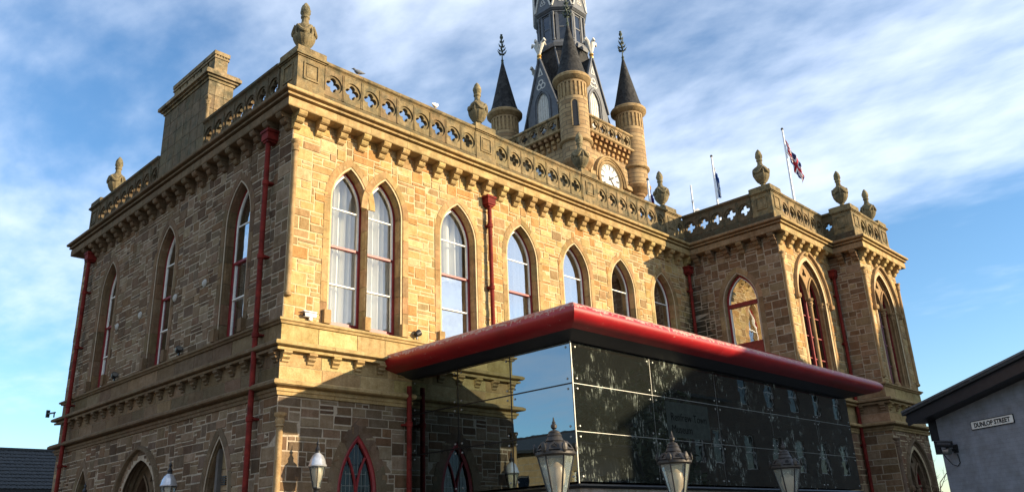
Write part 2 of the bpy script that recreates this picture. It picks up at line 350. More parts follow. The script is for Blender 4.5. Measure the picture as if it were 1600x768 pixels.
# ------------------------------------------------------------------ mesh helpers
COL = scene.collection
class MB:
    def __init__(s): s.v = []; s.f = []; s.c = []
    def face(s, pts, col=None):
        i = len(s.v); s.v += [tuple(p) for p in pts]; s.f.append(tuple(range(i, i + len(pts)))); s.c.append(col)
    def add(s, verts, faces, col=None):
        i = len(s.v); s.v += [tuple(p) for p in verts]
        for f in faces: s.f.append(tuple(i + k for k in f)); s.c.append(col)
    def box(s, x0, x1, y0, y1, z0, z1, col=None):
        if x0 > x1: x0, x1 = x1, x0
        if y0 > y1: y0, y1 = y1, y0
        if z0 > z1: z0, z1 = z1, z0
        v = [(x0, y0, z0), (x1, y0, z0), (x1, y1, z0), (x0, y1, z0), (x0, y0, z1), (x1, y0, z1), (x1, y1, z1), (x0, y1, z1)]
        s.add(v, [(0, 3, 2, 1), (4, 5, 6, 7), (0, 1, 5, 4), (1, 2, 6, 5), (2, 3, 7, 6), (3, 0, 4, 7)], col)
    def lathe(s, prof, n=16, cx=0, cy=0, cz=0, col=None, mod=None, a0=0.0):
        rings = []
        for (r, z) in prof:
            ring = []
            for k in range(n):
                a = a0 + 2 * PI * k / n
                rr = r if mod is None else mod(r, z, a)
                ring.append((cx + rr * math.cos(a), cy + rr * math.sin(a), cz + z))
            rings.append(ring)
        v = [p for r in rings for p in r]; f = []
        for j in range(len(rings) - 1):
            for k in range(n):
                k2 = (k + 1) % n
                f.append((j * n + k, j * n + k2, (j + 1) * n + k2, (j + 1) * n + k))
        f.append(tuple(reversed(range(n)))); f.append(tuple((len(rings) - 1) * n + k for k in range(n)))
        s.add(v, f, col)
    def tube(s, pts, rad, n=8, col=None):
        pts = [Vector(p) for p in pts]
        rads = rad if isinstance(rad, (list, tuple)) else [rad] * len(pts)
        rings = []; ref = None
        for i, p in enumerate(pts):
            t = (pts[min(i + 1, len(pts) - 1)] - pts[max(i - 1, 0)]).normalized()
            if ref is None:
                ref = Vector((0, 0, 1)) if abs(t.z) < 0.9 else Vector((1, 0, 0))
            a = (ref - t * ref.dot(t))
            if a.length < 1e-4: a = t.orthogonal()
            a.normalize(); ref = a; b = t.cross(a)
            rings.append([p + (a * math.cos(2 * PI * k / n) + b * math.sin(2 * PI * k / n)) * rads[i] for k in range(n)])
        v = [q for r in rings for q in r]; f = []
        for j in range(len(rings) - 1):
            for k in range(n):
                k2 = (k + 1) % n
                f.append((j * n + k, j * n + k2, (j + 1) * n + k2, (j + 1) * n + k))
        f.append(tuple(reversed(range(n)))); f.append(tuple((len(rings) - 1) * n + k for k in range(n)))
        s.add(v, f, col)
    def plate(s, outer, holes, d0, d1, col=None):
        """outer/holes: lists of (u,z); plate between depth d0 (front) and d1 (back), y = -d"""
        loops = [outer] + holes
        vec = [[Vector((p[0], p[1], 0)) for p in l] for l in loops]
        tris = tessellate_polygon(vec)
        flat = [p for l in loops for p in l]
        nv = len(flat)
        v = [(p[0], -d0, p[1]) for p in flat] + [(p[0], -d1, p[1]) for p in flat]
        f = [tuple(t) for t in tris] + [tuple(nv + k for k in reversed(t)) for t in tris]
        o = 0
        for l in loops:
            m = len(l)
            for k in range(m):
                a, b = o + k, o + (k + 1) % m
                f.append((a, b, nv + b, nv + a))
            o += m
        s.add(v, f, col)
    def mesh(s, name, mat, smooth=False, recalc=True):
        me = bpy.data.meshes.new(name)
        me.from_pydata(s.v, [], s.f); me.update()
        if any(c is not None for c in s.c):
            at = me.attributes.new('scol', 'FLOAT_COLOR', 'FACE')
            buf = []
            for c in s.c:
                c = c if c is not None else (0.3, 0.25, 0.18)
                buf += [c[0], c[1], c[2], 1.0]
            at.data.foreach_set('color', buf)
        if recalc:
            bm = bmesh.new(); bm.from_mesh(me); bmesh.ops.recalc_face_normals(bm, faces=bm.faces); bm.to_mesh(me); bm.free()
        if smooth:
            me.polygons.foreach_set('use_smooth', [True] * len(me.polygons))
            try: me.set_sharp_from_angle(angle=math.radians(40))
            except Exception: pass
        me.materials.append(mat)
        return me
    def build(s, name, mat, parent=None, mtx=None, smooth=False, recalc=True):
        return link(name, s.mesh(name, mat, smooth, recalc), parent, mtx)
def link(name, me, parent=None, mtx=None):
    o = bpy.data.objects.new(name, me); COL.objects.link(o)
    if parent is not None: o.parent = parent
    if mtx is not None: o.matrix_local = mtx
    return o
def empty(name, mtx=None, parent=None):
    o = bpy.data.objects.new(name, None); COL.objects.link(o)
    o.empty_display_size = 0.3
    if parent is not None: o.parent = parent
    if mtx is not None: o.matrix_local = mtx
    return o
def tag(o, label=None, cat=None, group=None, kind=None):
    if label: o['label'] = label
    if cat: o['category'] = cat
    if group: o['group'] = group
    if kind: o['kind'] = kind
    return o
def copy_tree(o, parent=None):
    c = o.copy(); COL.objects.link(c); c.parent = parent
    for ch in o.children: copy_tree(ch, c)
    return c
T = Matrix.Translation
def frame(ox, oy, u, oz=0.0):
    """facade frame: local x = along the facade, local -y = outward, z up"""
    ux, uy = u
    return Matrix(((ux, -uy, 0, ox), (uy, ux, 0, oy), (0, 0, 1, oz), (0, 0, 0, 1)))
def pxproj(p):
    q = Vector(p) - CAM; z = q.dot(FWD)
    if z < 0.1: return None
    return 800 + FPX * q.dot(RIGHT) / z, 384 + FPX * q.dot(DOWN) / z, z
def jit(c, k=0.12, r=rnd):
    g = 1 + r.uniform(-k, k)
    return tuple(max(0.005, x * g * (1 + r.uniform(-k * 0.25, k * 0.25))) for x in c)

# ------------------------------------------------------------------ pointed arch geometry
class Arch:
    def __init__(s, uc, half, z0, zsp, R): s.uc, s.h, s.z0, s.zs, s.R = uc, half, z0, zsp, R
    def pt(s, side, t, w):
        if t <= 1: return (s.uc + side * (s.h + w), s.z0 + (s.zs - s.z0) * t)
        c = s.h - s.R; r = s.R + w
        tm = math.acos(max(-1, min(1, (s.R - s.h) / r)))
        a = (t - 1) * tm
        return (s.uc + side * (c + r * math.cos(a)), s.zs + r * math.sin(a))
    def apex(s, w=0.0): return s.pt(1, 2, w)[1]
    def poly(s, w=0.0, n=10, z0=None):
        zb = s.z0 if z0 is None else z0
        pts = [(s.uc - s.h - w, zb), (s.uc + s.h + w, zb)]
        pts += [s.pt(1, 1 + k / n, w) for k in range(n)]
        pts += [s.pt(1, 2, w)]
        pts += [s.pt(-1, 2 - k / n, w) for k in range(1, n + 1)]
        return pts
    def inside(s, u, z, w):
        if z < s.z0 - w: return False
        x = abs(u - s.uc)
        if z <= s.zs: return x < s.h + w
        c = s.h - s.R
        return (x - c) ** 2 + (z - s.zs) ** 2 < (s.R + w) ** 2
    def sweep(s, mb, side, t0, t1, n, sec, col=None, caps=True, closed=True):
        rings = []
        for k in range(n + 1):
            t = t0 + (t1 - t0) * k / n
            rings.append([(s.pt(side, t, w)[0], -d, s.pt(side, t, w)[1]) for (w, d) in sec])
        m = len(sec); v = [p for r in rings for p in r]; f = []
        for j in range(n):
            for k in range(m if closed else m - 1):
                k2 = (k + 1) % m
                f.append((j * m + k, j * m + k2, (j + 1) * m + k2, (j + 1) * m + k))
        if caps and closed:
            f.append(tuple(range(m))); f.append(tuple(n * m + k for k in range(m)))
        mb.add(v, f, col)
    def run(s, mb, sec, t0=0.0, n=10, col=None, closed=True):
        for side in (1, -1):
            if t0 < 1: s.sweep(mb, side, t0, 1, 1, sec, col, closed=closed)
            s.sweep(mb, side, max(1.0, t0), 2, n, sec, col, closed=closed)
def clip_z(poly, za, zb):
    def cut(ps, keep, zc):
        out = []
        for i in range(len(ps)):
            a, b = ps[i], ps[(i + 1) % len(ps)]
            ka, kb = keep(a[1]), keep(b[1])
            if ka: out.append(a)
            if ka != kb:
                t = (zc - a[1]) / (b[1] - a[1]); out.append((a[0] + t * (b[0] - a[0]), zc))
        return out
    p = cut(poly, lambda z: z >= za, za)
    return cut(p, lambda z: z <= zb, zb) if p else p

# stone palettes (the side elevation is sootier, and its shade is deepened in the colour)
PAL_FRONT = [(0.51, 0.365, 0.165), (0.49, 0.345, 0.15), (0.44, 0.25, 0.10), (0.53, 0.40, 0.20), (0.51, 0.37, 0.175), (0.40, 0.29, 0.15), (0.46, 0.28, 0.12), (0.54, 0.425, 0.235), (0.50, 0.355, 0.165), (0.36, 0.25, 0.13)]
PAL_SIDE_SHADED = [(0.215, 0.150, 0.098), (0.17, 0.112, 0.070), (0.25, 0.182, 0.122), (0.125, 0.080, 0.050), (0.225, 0.158, 0.10), (0.27, 0.205, 0.14), (0.19, 0.115, 0.066), (0.16, 0.115, 0.078)]
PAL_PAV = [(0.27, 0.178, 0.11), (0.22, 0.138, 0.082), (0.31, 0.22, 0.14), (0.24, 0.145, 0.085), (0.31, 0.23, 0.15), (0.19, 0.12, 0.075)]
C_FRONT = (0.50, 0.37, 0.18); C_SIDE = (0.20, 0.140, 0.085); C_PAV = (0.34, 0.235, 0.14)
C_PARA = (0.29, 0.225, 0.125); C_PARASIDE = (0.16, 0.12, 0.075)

STONES = []   # (verts, faces, colour, frame, projected size)
def rubble(fr, u0, u1, z0, z1, arches, pal, seed, off=0.10, cu=0.09, cz=0.098, hide=None, quoin=(True, True), big=0.0, jitk=0.15):
    r = random.Random(seed)
    nu = max(1, round((u1 - u0) / cu)); nz = max(1, round((z1 - z0) / cz))
    cu = (u1 - u0) / nu; cz = (z1 - z0) / nz
    occ = [[False] * nu for _ in range(nz)]
    for j in range(nz):
        zc_ = z0 + (j + 0.5) * cz
        for i in range(nu):
            uc_ = u0 + (i + 0.5) * cu
            if any(a.inside(uc_, zc_, off) for a in arches): occ[j][i] = True
    sizes = [(5, 2), (6, 2), (4, 2), (7, 2), (3, 2), (5, 1), (4, 1), (6, 1), (3, 1), (5, 3), (4, 3), (3, 3), (2, 2), (2, 1)]
    wts = [10, 8, 10, 4, 7, 8, 8, 5, 5, 5 + big, 5 + big, 3, 5, 3]
    def put(i, j, w, h, dress=False):
        for b in range(j, j + h):
            for a in range(i, i + w): occ[b][a] = True
        ua, ub, za, zb = u0 + i * cu, u0 + (i + w) * cu, z0 + j * cz, z0 + (j + h) * cz
        g = 0.007
        ua += g; ub -= g; za += g; zb -= g
        d = r.uniform(0.001, 0.013); e = min(0.014, (zb - za) * 0.16)
        jx = lambda k=0.007: r.uniform(-k, k)
        bk = -0.03
        v = [(ua + jx(), -bk, za + jx()), (ub + jx(), -bk, za + jx()), (ub + jx(), -bk, zb + jx()), (ua + jx(), -bk, zb + jx())]
        v = [(x, y, z) for x, y, z in v]
        fr_ = [(v[0][0] + e, -(d + jx()), v[0][2] + e), (v[1][0] - e, -(d + jx()), v[1][2] + e), (v[2][0] - e, -(d + jx()), v[2][2] - e), (v[3][0] + e, -(d + jx()), v[3][2] - e)]
        mid = [(a[0] * 0.3 + b[0] * 0.7 - 0, -(d - 0.012), a[2] * 0.3 + b[2] * 0.7) for a, b in zip(fr_, v)]
        verts = v + mid + fr_
        faces = [(8, 9, 10, 11)]
        for k in range(4):
            k2 = (k + 1) % 4
            faces.append((k, k2, 4 + k2, 4 + k)); faces.append((4 + k, 4 + k2, 8 + k2, 8 + k))
        c = jit(r.choice(pal), jitk, r)
        ctr = fr @ Vector(((ua + ub) / 2, 0, (za + zb) / 2))
        pj = pxproj(ctr); sz = 0
        if pj and -10 < pj[0] < 1610 and -10 < pj[1] < 778 and not (hide and hide(ctr)):
            sz = (ub - ua) * (zb - za) / pj[2] ** 2 * abs((fr.to_3x3() @ Vector((0, -1, 0))).dot((CAM - ctr).normalized()))
        STONES.append((verts, faces, c, fr, sz))
    def free(i, j, w, h):
        if i < 0 or i + w > nu or j + h > nz: return False
        return all(not occ[b][a] for b in range(j, j + h) for a in range(i, i + w))
    for e, on in enumerate(quoin):
        if not on: continue
        j = 0; k = e
        while j < nz:
            h = min(r.choice((2, 3, 3)), nz - j); w = 6 if k % 2 else 3
            i = 0 if e == 0 else nu - w
            if free(i, j, w, h): put(i, j, w, h)
            j += h; k += 1
    for j in range(nz):
        for i in range(nu):
            if occ[j][i]: continue
            w, h = r.choices(sizes, wts)[0]
            while h > 1 and not free(i, j, 1, h): h -= 1
            while w > 1 and not free(i, j, w, h): w -= 1
            if free(i + w, j, 1, h) and not free(i + w, j, 2, h): w += 1
            put(i, j, w, h)

def backing(fr, u0, u1, z0, z1, arches, parent, name='wall', mat=None):
    mb = MB()
    holes = [list(a.poly(0.02)) for a in arches]
    # keep holes strictly inside
    holes = [[(min(max(p[0], u0 + 0.01), u1 - 0.01), min(max(p[1], z0 + 0.01), z1 - 0.01)) for p in h] for h in holes]
    mb.plate([(u0, z0), (u1, z0), (u1, z1), (u0, z1)], holes, -0.003, -0.016)
    return mb.build(name, mat or M_MORTAR, parent, fr)

def seg(mb, prof, ua, ub, ma, mb_, col=None):
    """extrude closed profile [(d,z)] from ua to ub; ends sheared by mitre factors"""
    a = [(ua - ma * d, -d, z) for d, z in prof]; b = [(ub + mb_ * d, -d, z) for d, z in prof]
    n = len(prof)
    f = [(k, (k + 1) % n, n + (k + 1) % n, n + k) for k in range(n)] + [tuple(range(n)), tuple(n + k for k in reversed(range(n)))]
    mb.add(a + b, f, col)
def course(fr, L, prof, ma, mb_, name, mat, col, parent, step=1.15, seed=1, gap=0.006, u0=0.0, jk=0.1):
    r = random.Random(seed)
    cuts = [u0]
    while L - cuts[-1] > step * 1.5: cuts.append(cuts[-1] + step * r.uniform(0.8, 1.2))
    cuts.append(L)
    for i in range(len(cuts) - 1):
        mb = MB()
        first, last = i == 0, i == len(cuts) - 2
        dz = r.uniform(-0.002, 0.002)
        seg(mb, [(d + dz, z) for d, z in prof], cuts[i] + (0 if first else gap / 2), cuts[i + 1] - (0 if last else gap / 2), ma if first else 0, mb_ if last else 0, jit(col, jk, r))
        mb.build(name, mat, parent, fr)
# ------------------------------------------------------------------ ground
mb = MB(); mb.box(-900, 900, -900, 900, -0.5, 0.0)
tag(mb.build('ground', M_ASPHALT), kind='structure')
mb = MB(); mb.box(-5.5, 30, -9.6, 24, 0.004, 0.12)
tag(mb.build('pavement', M_PAVE), kind='structure')
mb = MB(); mb.box(-5.66, -5.5, -9.76, 24, 0.004, 0.14); mb.box(-5.5, 30, -9.76, -9.6, 0.004, 0.14)
tag(mb.build('kerb', M_PLINTH if False else M_PAVE), kind='structure')
mb = MB(); mb.box(-5.9, -5.8, -60, 60, 0.004, 0.008)
tag(mb.build('painted_line', M_WHITE), kind='structure')

# ------------------------------------------------------------------ town hall
HALL = empty('town_hall')
tag(HALL, 'sandstone town hall with pierced parapet, urns and tall pointed windows', 'town hall')
SL = 12.6     # side length
FRM = frame(0, 0, (1, 0))                 # long front
SID = frame(0, SL, (0, -1))               # shaded side: u = SL - y
P1L = frame(16.2, 0, (0, -1))
P1F = frame(16.2, -3.5, (1, 0))
P2L = frame(20.2, -3.5, (0, -1))
P2F = frame(20.2, -4.6, (1, 0))
P2R = frame(23.6, -4.6, (0, 1))
BCK = frame(23.6, SL, (-1, 0))
# (frame, length, mitre start, mitre end, dressed colour, parapet colour)
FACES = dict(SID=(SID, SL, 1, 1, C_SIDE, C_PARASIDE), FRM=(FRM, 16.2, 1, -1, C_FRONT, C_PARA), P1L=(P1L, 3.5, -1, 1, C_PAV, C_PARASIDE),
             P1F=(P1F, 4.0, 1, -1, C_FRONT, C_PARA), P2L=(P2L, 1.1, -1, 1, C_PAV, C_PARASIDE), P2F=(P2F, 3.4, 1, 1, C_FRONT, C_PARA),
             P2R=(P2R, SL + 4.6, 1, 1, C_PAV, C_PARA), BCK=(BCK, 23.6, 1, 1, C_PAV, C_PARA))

# openings
ZS = 6.12
W_FRONT = [Arch(1.59, 0.47, ZS, 9.06, 1.06), Arch(2.60, 0.47, ZS, 9.06, 1.06)]
for x in (4.98, 7.40, 9.77, 12.10, 14.42): W_FRONT.append(Arch(x, 0.58, ZS, 8.98, 1.10))
W_SIDE = [Arch(SL - y, 0.54, ZS, 8.95, 1.16) for y in (2.28, 6.18, 10.08)]
W_P1L = [Arch(1.86, 0.60, ZS, 8.85, 1.10)]
T_P1F = Arch(2.05, 0.98, ZS, 8.95, 1.45)
T_P2F = Arch(1.72, 0.88, ZS, 8.95, 1.40)
G_FRONT = Arch(1.98, 0.50, 0.9, 2.62, 1.69)
G_SIDE1 = Arch(SL - 2.35, 0.50, 0.6, 2.65, 1.75)
G_SIDE3 = Arch(SL - 10.25, 0.50, 0.6, 2.65, 1.75)
G_DOOR = Arch(SL - 6.40, 1.05, 0.12, 2.55, 1.25)
G_P2F = Arch(1.72, 0.85, 0.3, 2.75, 1.25)

hidden_front = lambda p: p.z < 5.5 and p.x > 3.4
ZB, ZT = 6.09, 10.86
backing(FRM, 0, 16.2, 4.5, ZT, W_FRONT, HALL, 'front_wall'); backing(FRM, 0, 16.2, 0, 4.499, [G_FRONT], HALL, 'front_wall', M_MORTAR_SOOT_SHADE)
backing(SID, 0, SL, 0, ZT, W_SIDE + [G_SIDE1, G_SIDE3, G_DOOR], HALL, 'side_wall', M_MORTAR_SOOT_SHADE)
backing(P1L, 0, 3.5, 0, ZT, W_P1L, HALL, 'pavilion_wall', M_MORTAR_SOOT_SHADE)
backing(P1F, 0, 4.0, 0, ZT, [T_P1F], HALL, 'pavilion_wall')
backing(P2L, 0, 1.1, 0, ZT, [], HALL, 'pavilion_wall', M_MORTAR_SOOT_SHADE)
backing(P2F, 0, 3.4, 0, ZT, [T_P2F, G_P2F], HALL, 'pavilion_wall')
for fr_, L_ in ((P2R, SL + 4.6), (BCK, 23.6)):
    mbw = MB(); mbw.box(0, L_, 0.0, 0.3, 0, ZT, C_PAV); mbw.build('rear_wall', M_TOWER, HALL, fr_)

hid_ext = lambda p: (p.z < 5.5 and 3.4 < p.x < 16.4)
rubble(FRM, 0.0, 16.2, ZB, ZT, W_FRONT, PAL_FRONT, 11, quoin=(True, False), hide=hid_ext, off=0.10)
rubble(SID, 0.0, SL, ZB, ZT, W_SIDE, PAL_SIDE_SHADED, 12)
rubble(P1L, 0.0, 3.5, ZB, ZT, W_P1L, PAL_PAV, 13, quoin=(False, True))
rubble(P1F, 0.0, 4.0, ZB, ZT, [T_P1F], PAL_FRONT, 14, off=0.22, quoin=(True, False))
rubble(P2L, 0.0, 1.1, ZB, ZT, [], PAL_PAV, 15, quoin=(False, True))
rubble(P2F, 0.0, 3.4, ZB, ZT, [T_P2F], PAL_FRONT, 16, off=0.22)
rubble(FRM, 0.0, 3.4, 0.12, 4.58, [G_FRONT], PAL_SIDE_SHADED, 17, quoin=(True, False))
rubble(SID, 0.0, SL, 0.12, 4.58, [G_SIDE1, G_SIDE3, G_DOOR], PAL_SIDE_SHADED, 18, big=4)
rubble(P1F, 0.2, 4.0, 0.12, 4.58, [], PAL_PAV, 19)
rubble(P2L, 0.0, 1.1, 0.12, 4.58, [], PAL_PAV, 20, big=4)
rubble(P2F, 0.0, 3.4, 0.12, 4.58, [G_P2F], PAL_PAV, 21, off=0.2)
STONES.sort(key=lambda s: -s[4])
for verts, faces, c, fr_, sz in STONES[:300]:
    mb = MB(); mb.add(verts, faces, c); mb.build('stone', M_STONE, HALL, fr_, recalc=False)
mb = MB()
for verts, faces, c, fr_, sz in STONES[300:]:
    mb.add([fr_ @ Vector(v) for v in verts], faces, c)
o = mb.build('rubble_stonework', M_STONE, HALL, recalc=False); o['kind'] = 'stuff'

# courses --------------------------------------------------------------
PR_CORN = [(-0.05, 10.84), (0.33, 10.84), (0.345, 10.86), (0.345, 11.035), (0.28, 11.045), (0.28, 11.075), (0.395, 11.085), (0.40, 11.13), (0.345, 11.14), (0.345, 11.165), (0.455, 11.18), (0.47, 11.20), (0.47, 11.25), (0.44, 11.275), (-0.05, 11.33)]
PR_SILL = [(-0.04, 5.98), (0.05, 5.98), (0.07, 6.02), (0.11, 6.04), (0.115, 6.08), (0.03, 6.115), (-0.04, 6.115)]
PR_MID = [(-0.04, 5.40), (0.15, 5.40), (0.16, 5.45), (0.11, 5.455), (0.11, 5.475), (0.20, 5.485), (0.235, 5.50), (0.24, 5.555), (0.20, 5.585), (-0.04, 5.62)]
PR_LOW = [(-0.04, 4.50), (0.05, 4.50), (0.06, 4.56), (0.09, 4.58), (0.10, 4.63), (0.05, 4.64), (0.05, 4.665), (0.19, 4.68), (0.225, 4.70), (0.23, 4.75), (0.18, 4.79), (-0.04, 4.82)]
PR_BAND_U = [(-0.03, 5.625), (0.012, 5.625), (0.012, 5.975), (-0.03, 5.975)]
PR_BAND_L = [(-0.03, 4.825), (0.008, 4.825), (0.008, 5.395), (-0.03, 5.395)]
PR_PBASE = [(-0.30, 11.335), (0.02, 11.31), (0.02, 11.60), (-0.01, 11.66), (-0.30, 11.66)]
PR_COPE = [(-0.20, 12.38), (0.0, 12.38), (0.02, 12.42), (0.07, 12.45), (0.085, 12.50), (0.06, 12.53), (-0.06, 12.56), (-0.20, 12.53)]
for i, (k, (fr_, L_, ma, mz, cD, cP)) in enumerate(FACES.items()):
    far = k in ('P2R', 'BCK')
    st = 6.0 if far else 1.15
    cc = tuple(x * 0.92 for x in cD)
    course(fr_, L_, PR_CORN, ma, mz, 'cornice_stone', M_DRESS, cc, HALL, st, 30 + i)
    cm = -1 if ma < 0 else 1; cn = -1 if mz < 0 else 1
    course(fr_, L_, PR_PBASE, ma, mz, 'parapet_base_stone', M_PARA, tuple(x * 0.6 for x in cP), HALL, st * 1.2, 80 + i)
    if far: continue
    course(fr_, L_, PR_SILL, ma, mz, 'sill_course_stone', M_DRESS, cD, HALL, 1.4, 40 + i)
    course(fr_, L_, PR_MID, ma, mz, 'string_course_stone', M_DRESS, cD, HALL, 1.3, 50 + i)
    course(fr_, L_, PR_LOW, ma, mz, 'string_course_stone', M_DRESS, cD, HALL, 1.3, 60 + i)
    course(fr_, L_, PR_BAND_U, ma, mz, 'ashlar_block', M_STONE, cD, HALL, 0.95, 70 + i, 0.014, jk=0.22)
    r2 = random.Random(90 + i)
    for za, zb, sd_ in ((4.825, 5.10, 1), (5.105, 5.395, 2)):
        course(fr_, L_, [(-0.03, za), (0.008, za), (0.008, zb - 0.006), (-0.03, zb - 0.006)], ma, mz, 'ashlar_block', M_STONE, cD, HALL, 0.85, 100 + i * 3 + sd_, 0.014, jk=0.25)

# corbels under the cornice and under the middle string course
def bracket_mesh(col, name, w=0.21, z1=10.84, h=0.36, dep=0.32):
    mb = MB()
    steps = 3
    for k in range(steps):
        za = z1 - h + h * k / steps; zb = z1 - h + h * (k + 1) / steps
        dd = dep * (k + 1.0) / steps
        ww = w / 2 * (0.86 + 0.07 * k)
        pr = [(-0.03, za), (dd - 0.07, za), (dd - 0.03, za + 0.02), (dd, zb - 0.045), (dd, zb - 0.004), (-0.03, zb - 0.004)]
        seg(mb, pr, -ww, ww, 0, 0, jit(col, 0.12))
    return mb.mesh(name, M_DRESS)
BR = {}
for nm, col in (('front', (0.50, 0.36, 0.17)), ('side', (0.19, 0.130, 0.08)), ('pav', (0.27, 0.185, 0.11))):
    BR[nm] = [bracket_mesh(jit(col, 0.15), 'corbel') for _ in range(4)]
    BR[nm + 'm'] = [bracket_mesh(jit(col, 0.15), 'modillion', 0.19, 5.398, 0.25, 0.15) for _ in range(3)]
def brackets(fr_, us, kind, name, key):
    for i, u in enumerate(us): link(name, BR[key][i % len(BR[key])], HALL, fr_ @ T((u, 0, 0)))
brackets(FRM, [0.06 + 0.59 * k for k in range(28) if 0.06 + 0.59 * k < 16.0], 0, 'corbel', 'front')
brackets(SID, [SL - (0.14 + 0.59 * k) for k in range(22) if 0.14 + 0.59 * k < 12.5], 0, 'corbel', 'side')
brackets(P1L, [0.45 + 0.59 * k for k in range(6)], 0, 'corbel', 'pav')
brackets(P1F, [0.10 + 0.62 * k for k in range(6)], 0, 'corbel', 'front')
brackets(P2L, [0.5, 1.0], 0, 'corbel', 'pav')
brackets(P2F, [0.12 + 0.62 * k for k in range(6)], 0, 'corbel', 'front')
brackets(FRM, [0.10 + 0.60 * k for k in range(6)], 0, 'modillion', 'frontm')
brackets(SID, [SL - (0.12 + 0.60 * k) for k in range(21)], 0, 'modillion', 'sidem')
brackets(P2L, [0.2, 0.95], 0, 'modillion', 'pavm'); brackets(P2F, [0.12 + 0.62 * k for k in range(6)], 0, 'modillion', 'frontm')

# pierced parapet -------------------------------------------------------
def quatre(cx, cz, c, r, n=8):
    pts = []
    for q in range(4):
        for k in range(n):
            al = -PI / 4 + (PI / 2) * k / n
            rho = c * math.cos(al) + math.sqrt(max(0, r * r - (c * math.sin(al)) ** 2))
            a = q * PI / 2 + al
            pts.append((cx + rho * math.cos(a), cz + rho * math.sin(a)))
    return pts
def circle(cx, cz, r, n=24): return [(cx + r * math.cos(2 * PI * k / n), cz + r * math.sin(2 * PI * k / n)) for k in range(n)]
def panel_mesh(w, h, col, name, s=1.0):
    mb = MB()
    sq = [(-w / 2, 0), (w / 2, 0), (w / 2, h), (-w / 2, h)]
    mb.plate(sq, [circle(0, h / 2, min(w, h) * 0.435)], 0.0, -0.035, col)
    mb.plate(sq, [quatre(0, h / 2, min(w, h) * 0.205, min(w, h) * 0.15)], -0.037, -0.15, tuple(x * 0.95 for x in col))
    # raised border fillet
    b = 0.03
    for (x0, x1, z0, z1) in ((-w / 2 + 0.004, -w / 2 + b, 0, h), (w / 2 - b, w / 2 - 0.004, 0, h)):
        mb.box(x0, x1, -0.018, 0.0, z0, z1, col)
    return mb.mesh(name, M_PARA)
PZ0, PH = 11.66, 0.718
def parapet_run(fr_, ua, n, pitch, col):
    ms = [panel_mesh(pitch - 0.006, PH, jit(col, 0.12), 'parapet_panel') for _ in range(3)]
    for k in range(n):
        link('parapet_panel', ms[k % 3], HALL, fr_ @ T((ua + pitch * (k + 0.5), 0, PZ0)))
def pier(fr_, ua, ub, ud, col, back=0.75, left_panel=True, fm=None):
    """pier standing on the parapet base from ua to ub, depth 'back' behind the face"""
    root = empty('parapet_pier', fr_ @ T(((ua + ub) / 2, 0, 11.32)), HALL)
    w = (ub - ua) / 2
    mb = MB()
    mb.box(-w, w, -0.035, back, 0.0, 0.42, jit(col, 0.06))
    mb.box(-w + 0.012, w - 0.012, -0.022, back - 0.012, 0.42, 1.10, jit(col, 0.06))
    mb.build('shaft', M_PARA, root)
    mb = MB()
    pw = w * 0.55
    def fr4(y0, y1, x0, x1, z0, z1, t=0.035):
        mb.box(x0, x1, y0, y1, z0, z0 + t, col); mb.box(x0, x1, y0, y1, z1 - t, z1, col)
        mb.box(x0, x0 + t, y0, y1, z0 + t, z1 - t, col); mb.box(x1 - t, x1, y0, y1, z0 + t, z1 - t, col)
    fr4(-0.05, -0.0225, -pw, pw, 0.52, 0.98)
    mb.box(-pw + 0.08, pw - 0.08, -0.034, -0.0225, 0.60, 0.90, col)
    mb.build('sunk_panel', M_PARA, root)
    if left_panel:
        mb = MB()
        for xs in (-1,):
            x0, x1 = sorted((xs * (w - 0.0115), xs * (w + 0.016)))
            y0, y1 = back * 0.5 - pw, back * 0.5 + pw; z0, z1 = 0.52, 0.98; t = 0.035
            mb.box(x0, x1, y0, y1, z0, z0 + t, col); mb.box(x0, x1, y0, y1, z1 - t, z1, col)
            mb.box(x0, x1, y0, y0 + t, z0 + t, z1 - t, col); mb.box(x0, x1, y1 - t, y1, z0 + t, z1 - t, col)
        mb.build('sunk_panel', M_PARA, root)
    mb = MB()
    mb.box(-w - 0.02, w + 0.02, -0.055, back + 0.02, 1.10, 1.13, col)
    mb.box(-w - 0.06, w + 0.06, -0.095, back + 0.06, 1.13, 1.185, jit(col, 0.08))
    mb.box(-w - 0.015, w + 0.015, -0.05, back + 0.015, 1.185, 1.36, jit(col, 0.08))
    mb.box(-w + 0.03, w - 0.03, -0.005, back - 0.03, 1.36, 1.385, col)
    mb.build('cap', M_PARA, root)
    return root

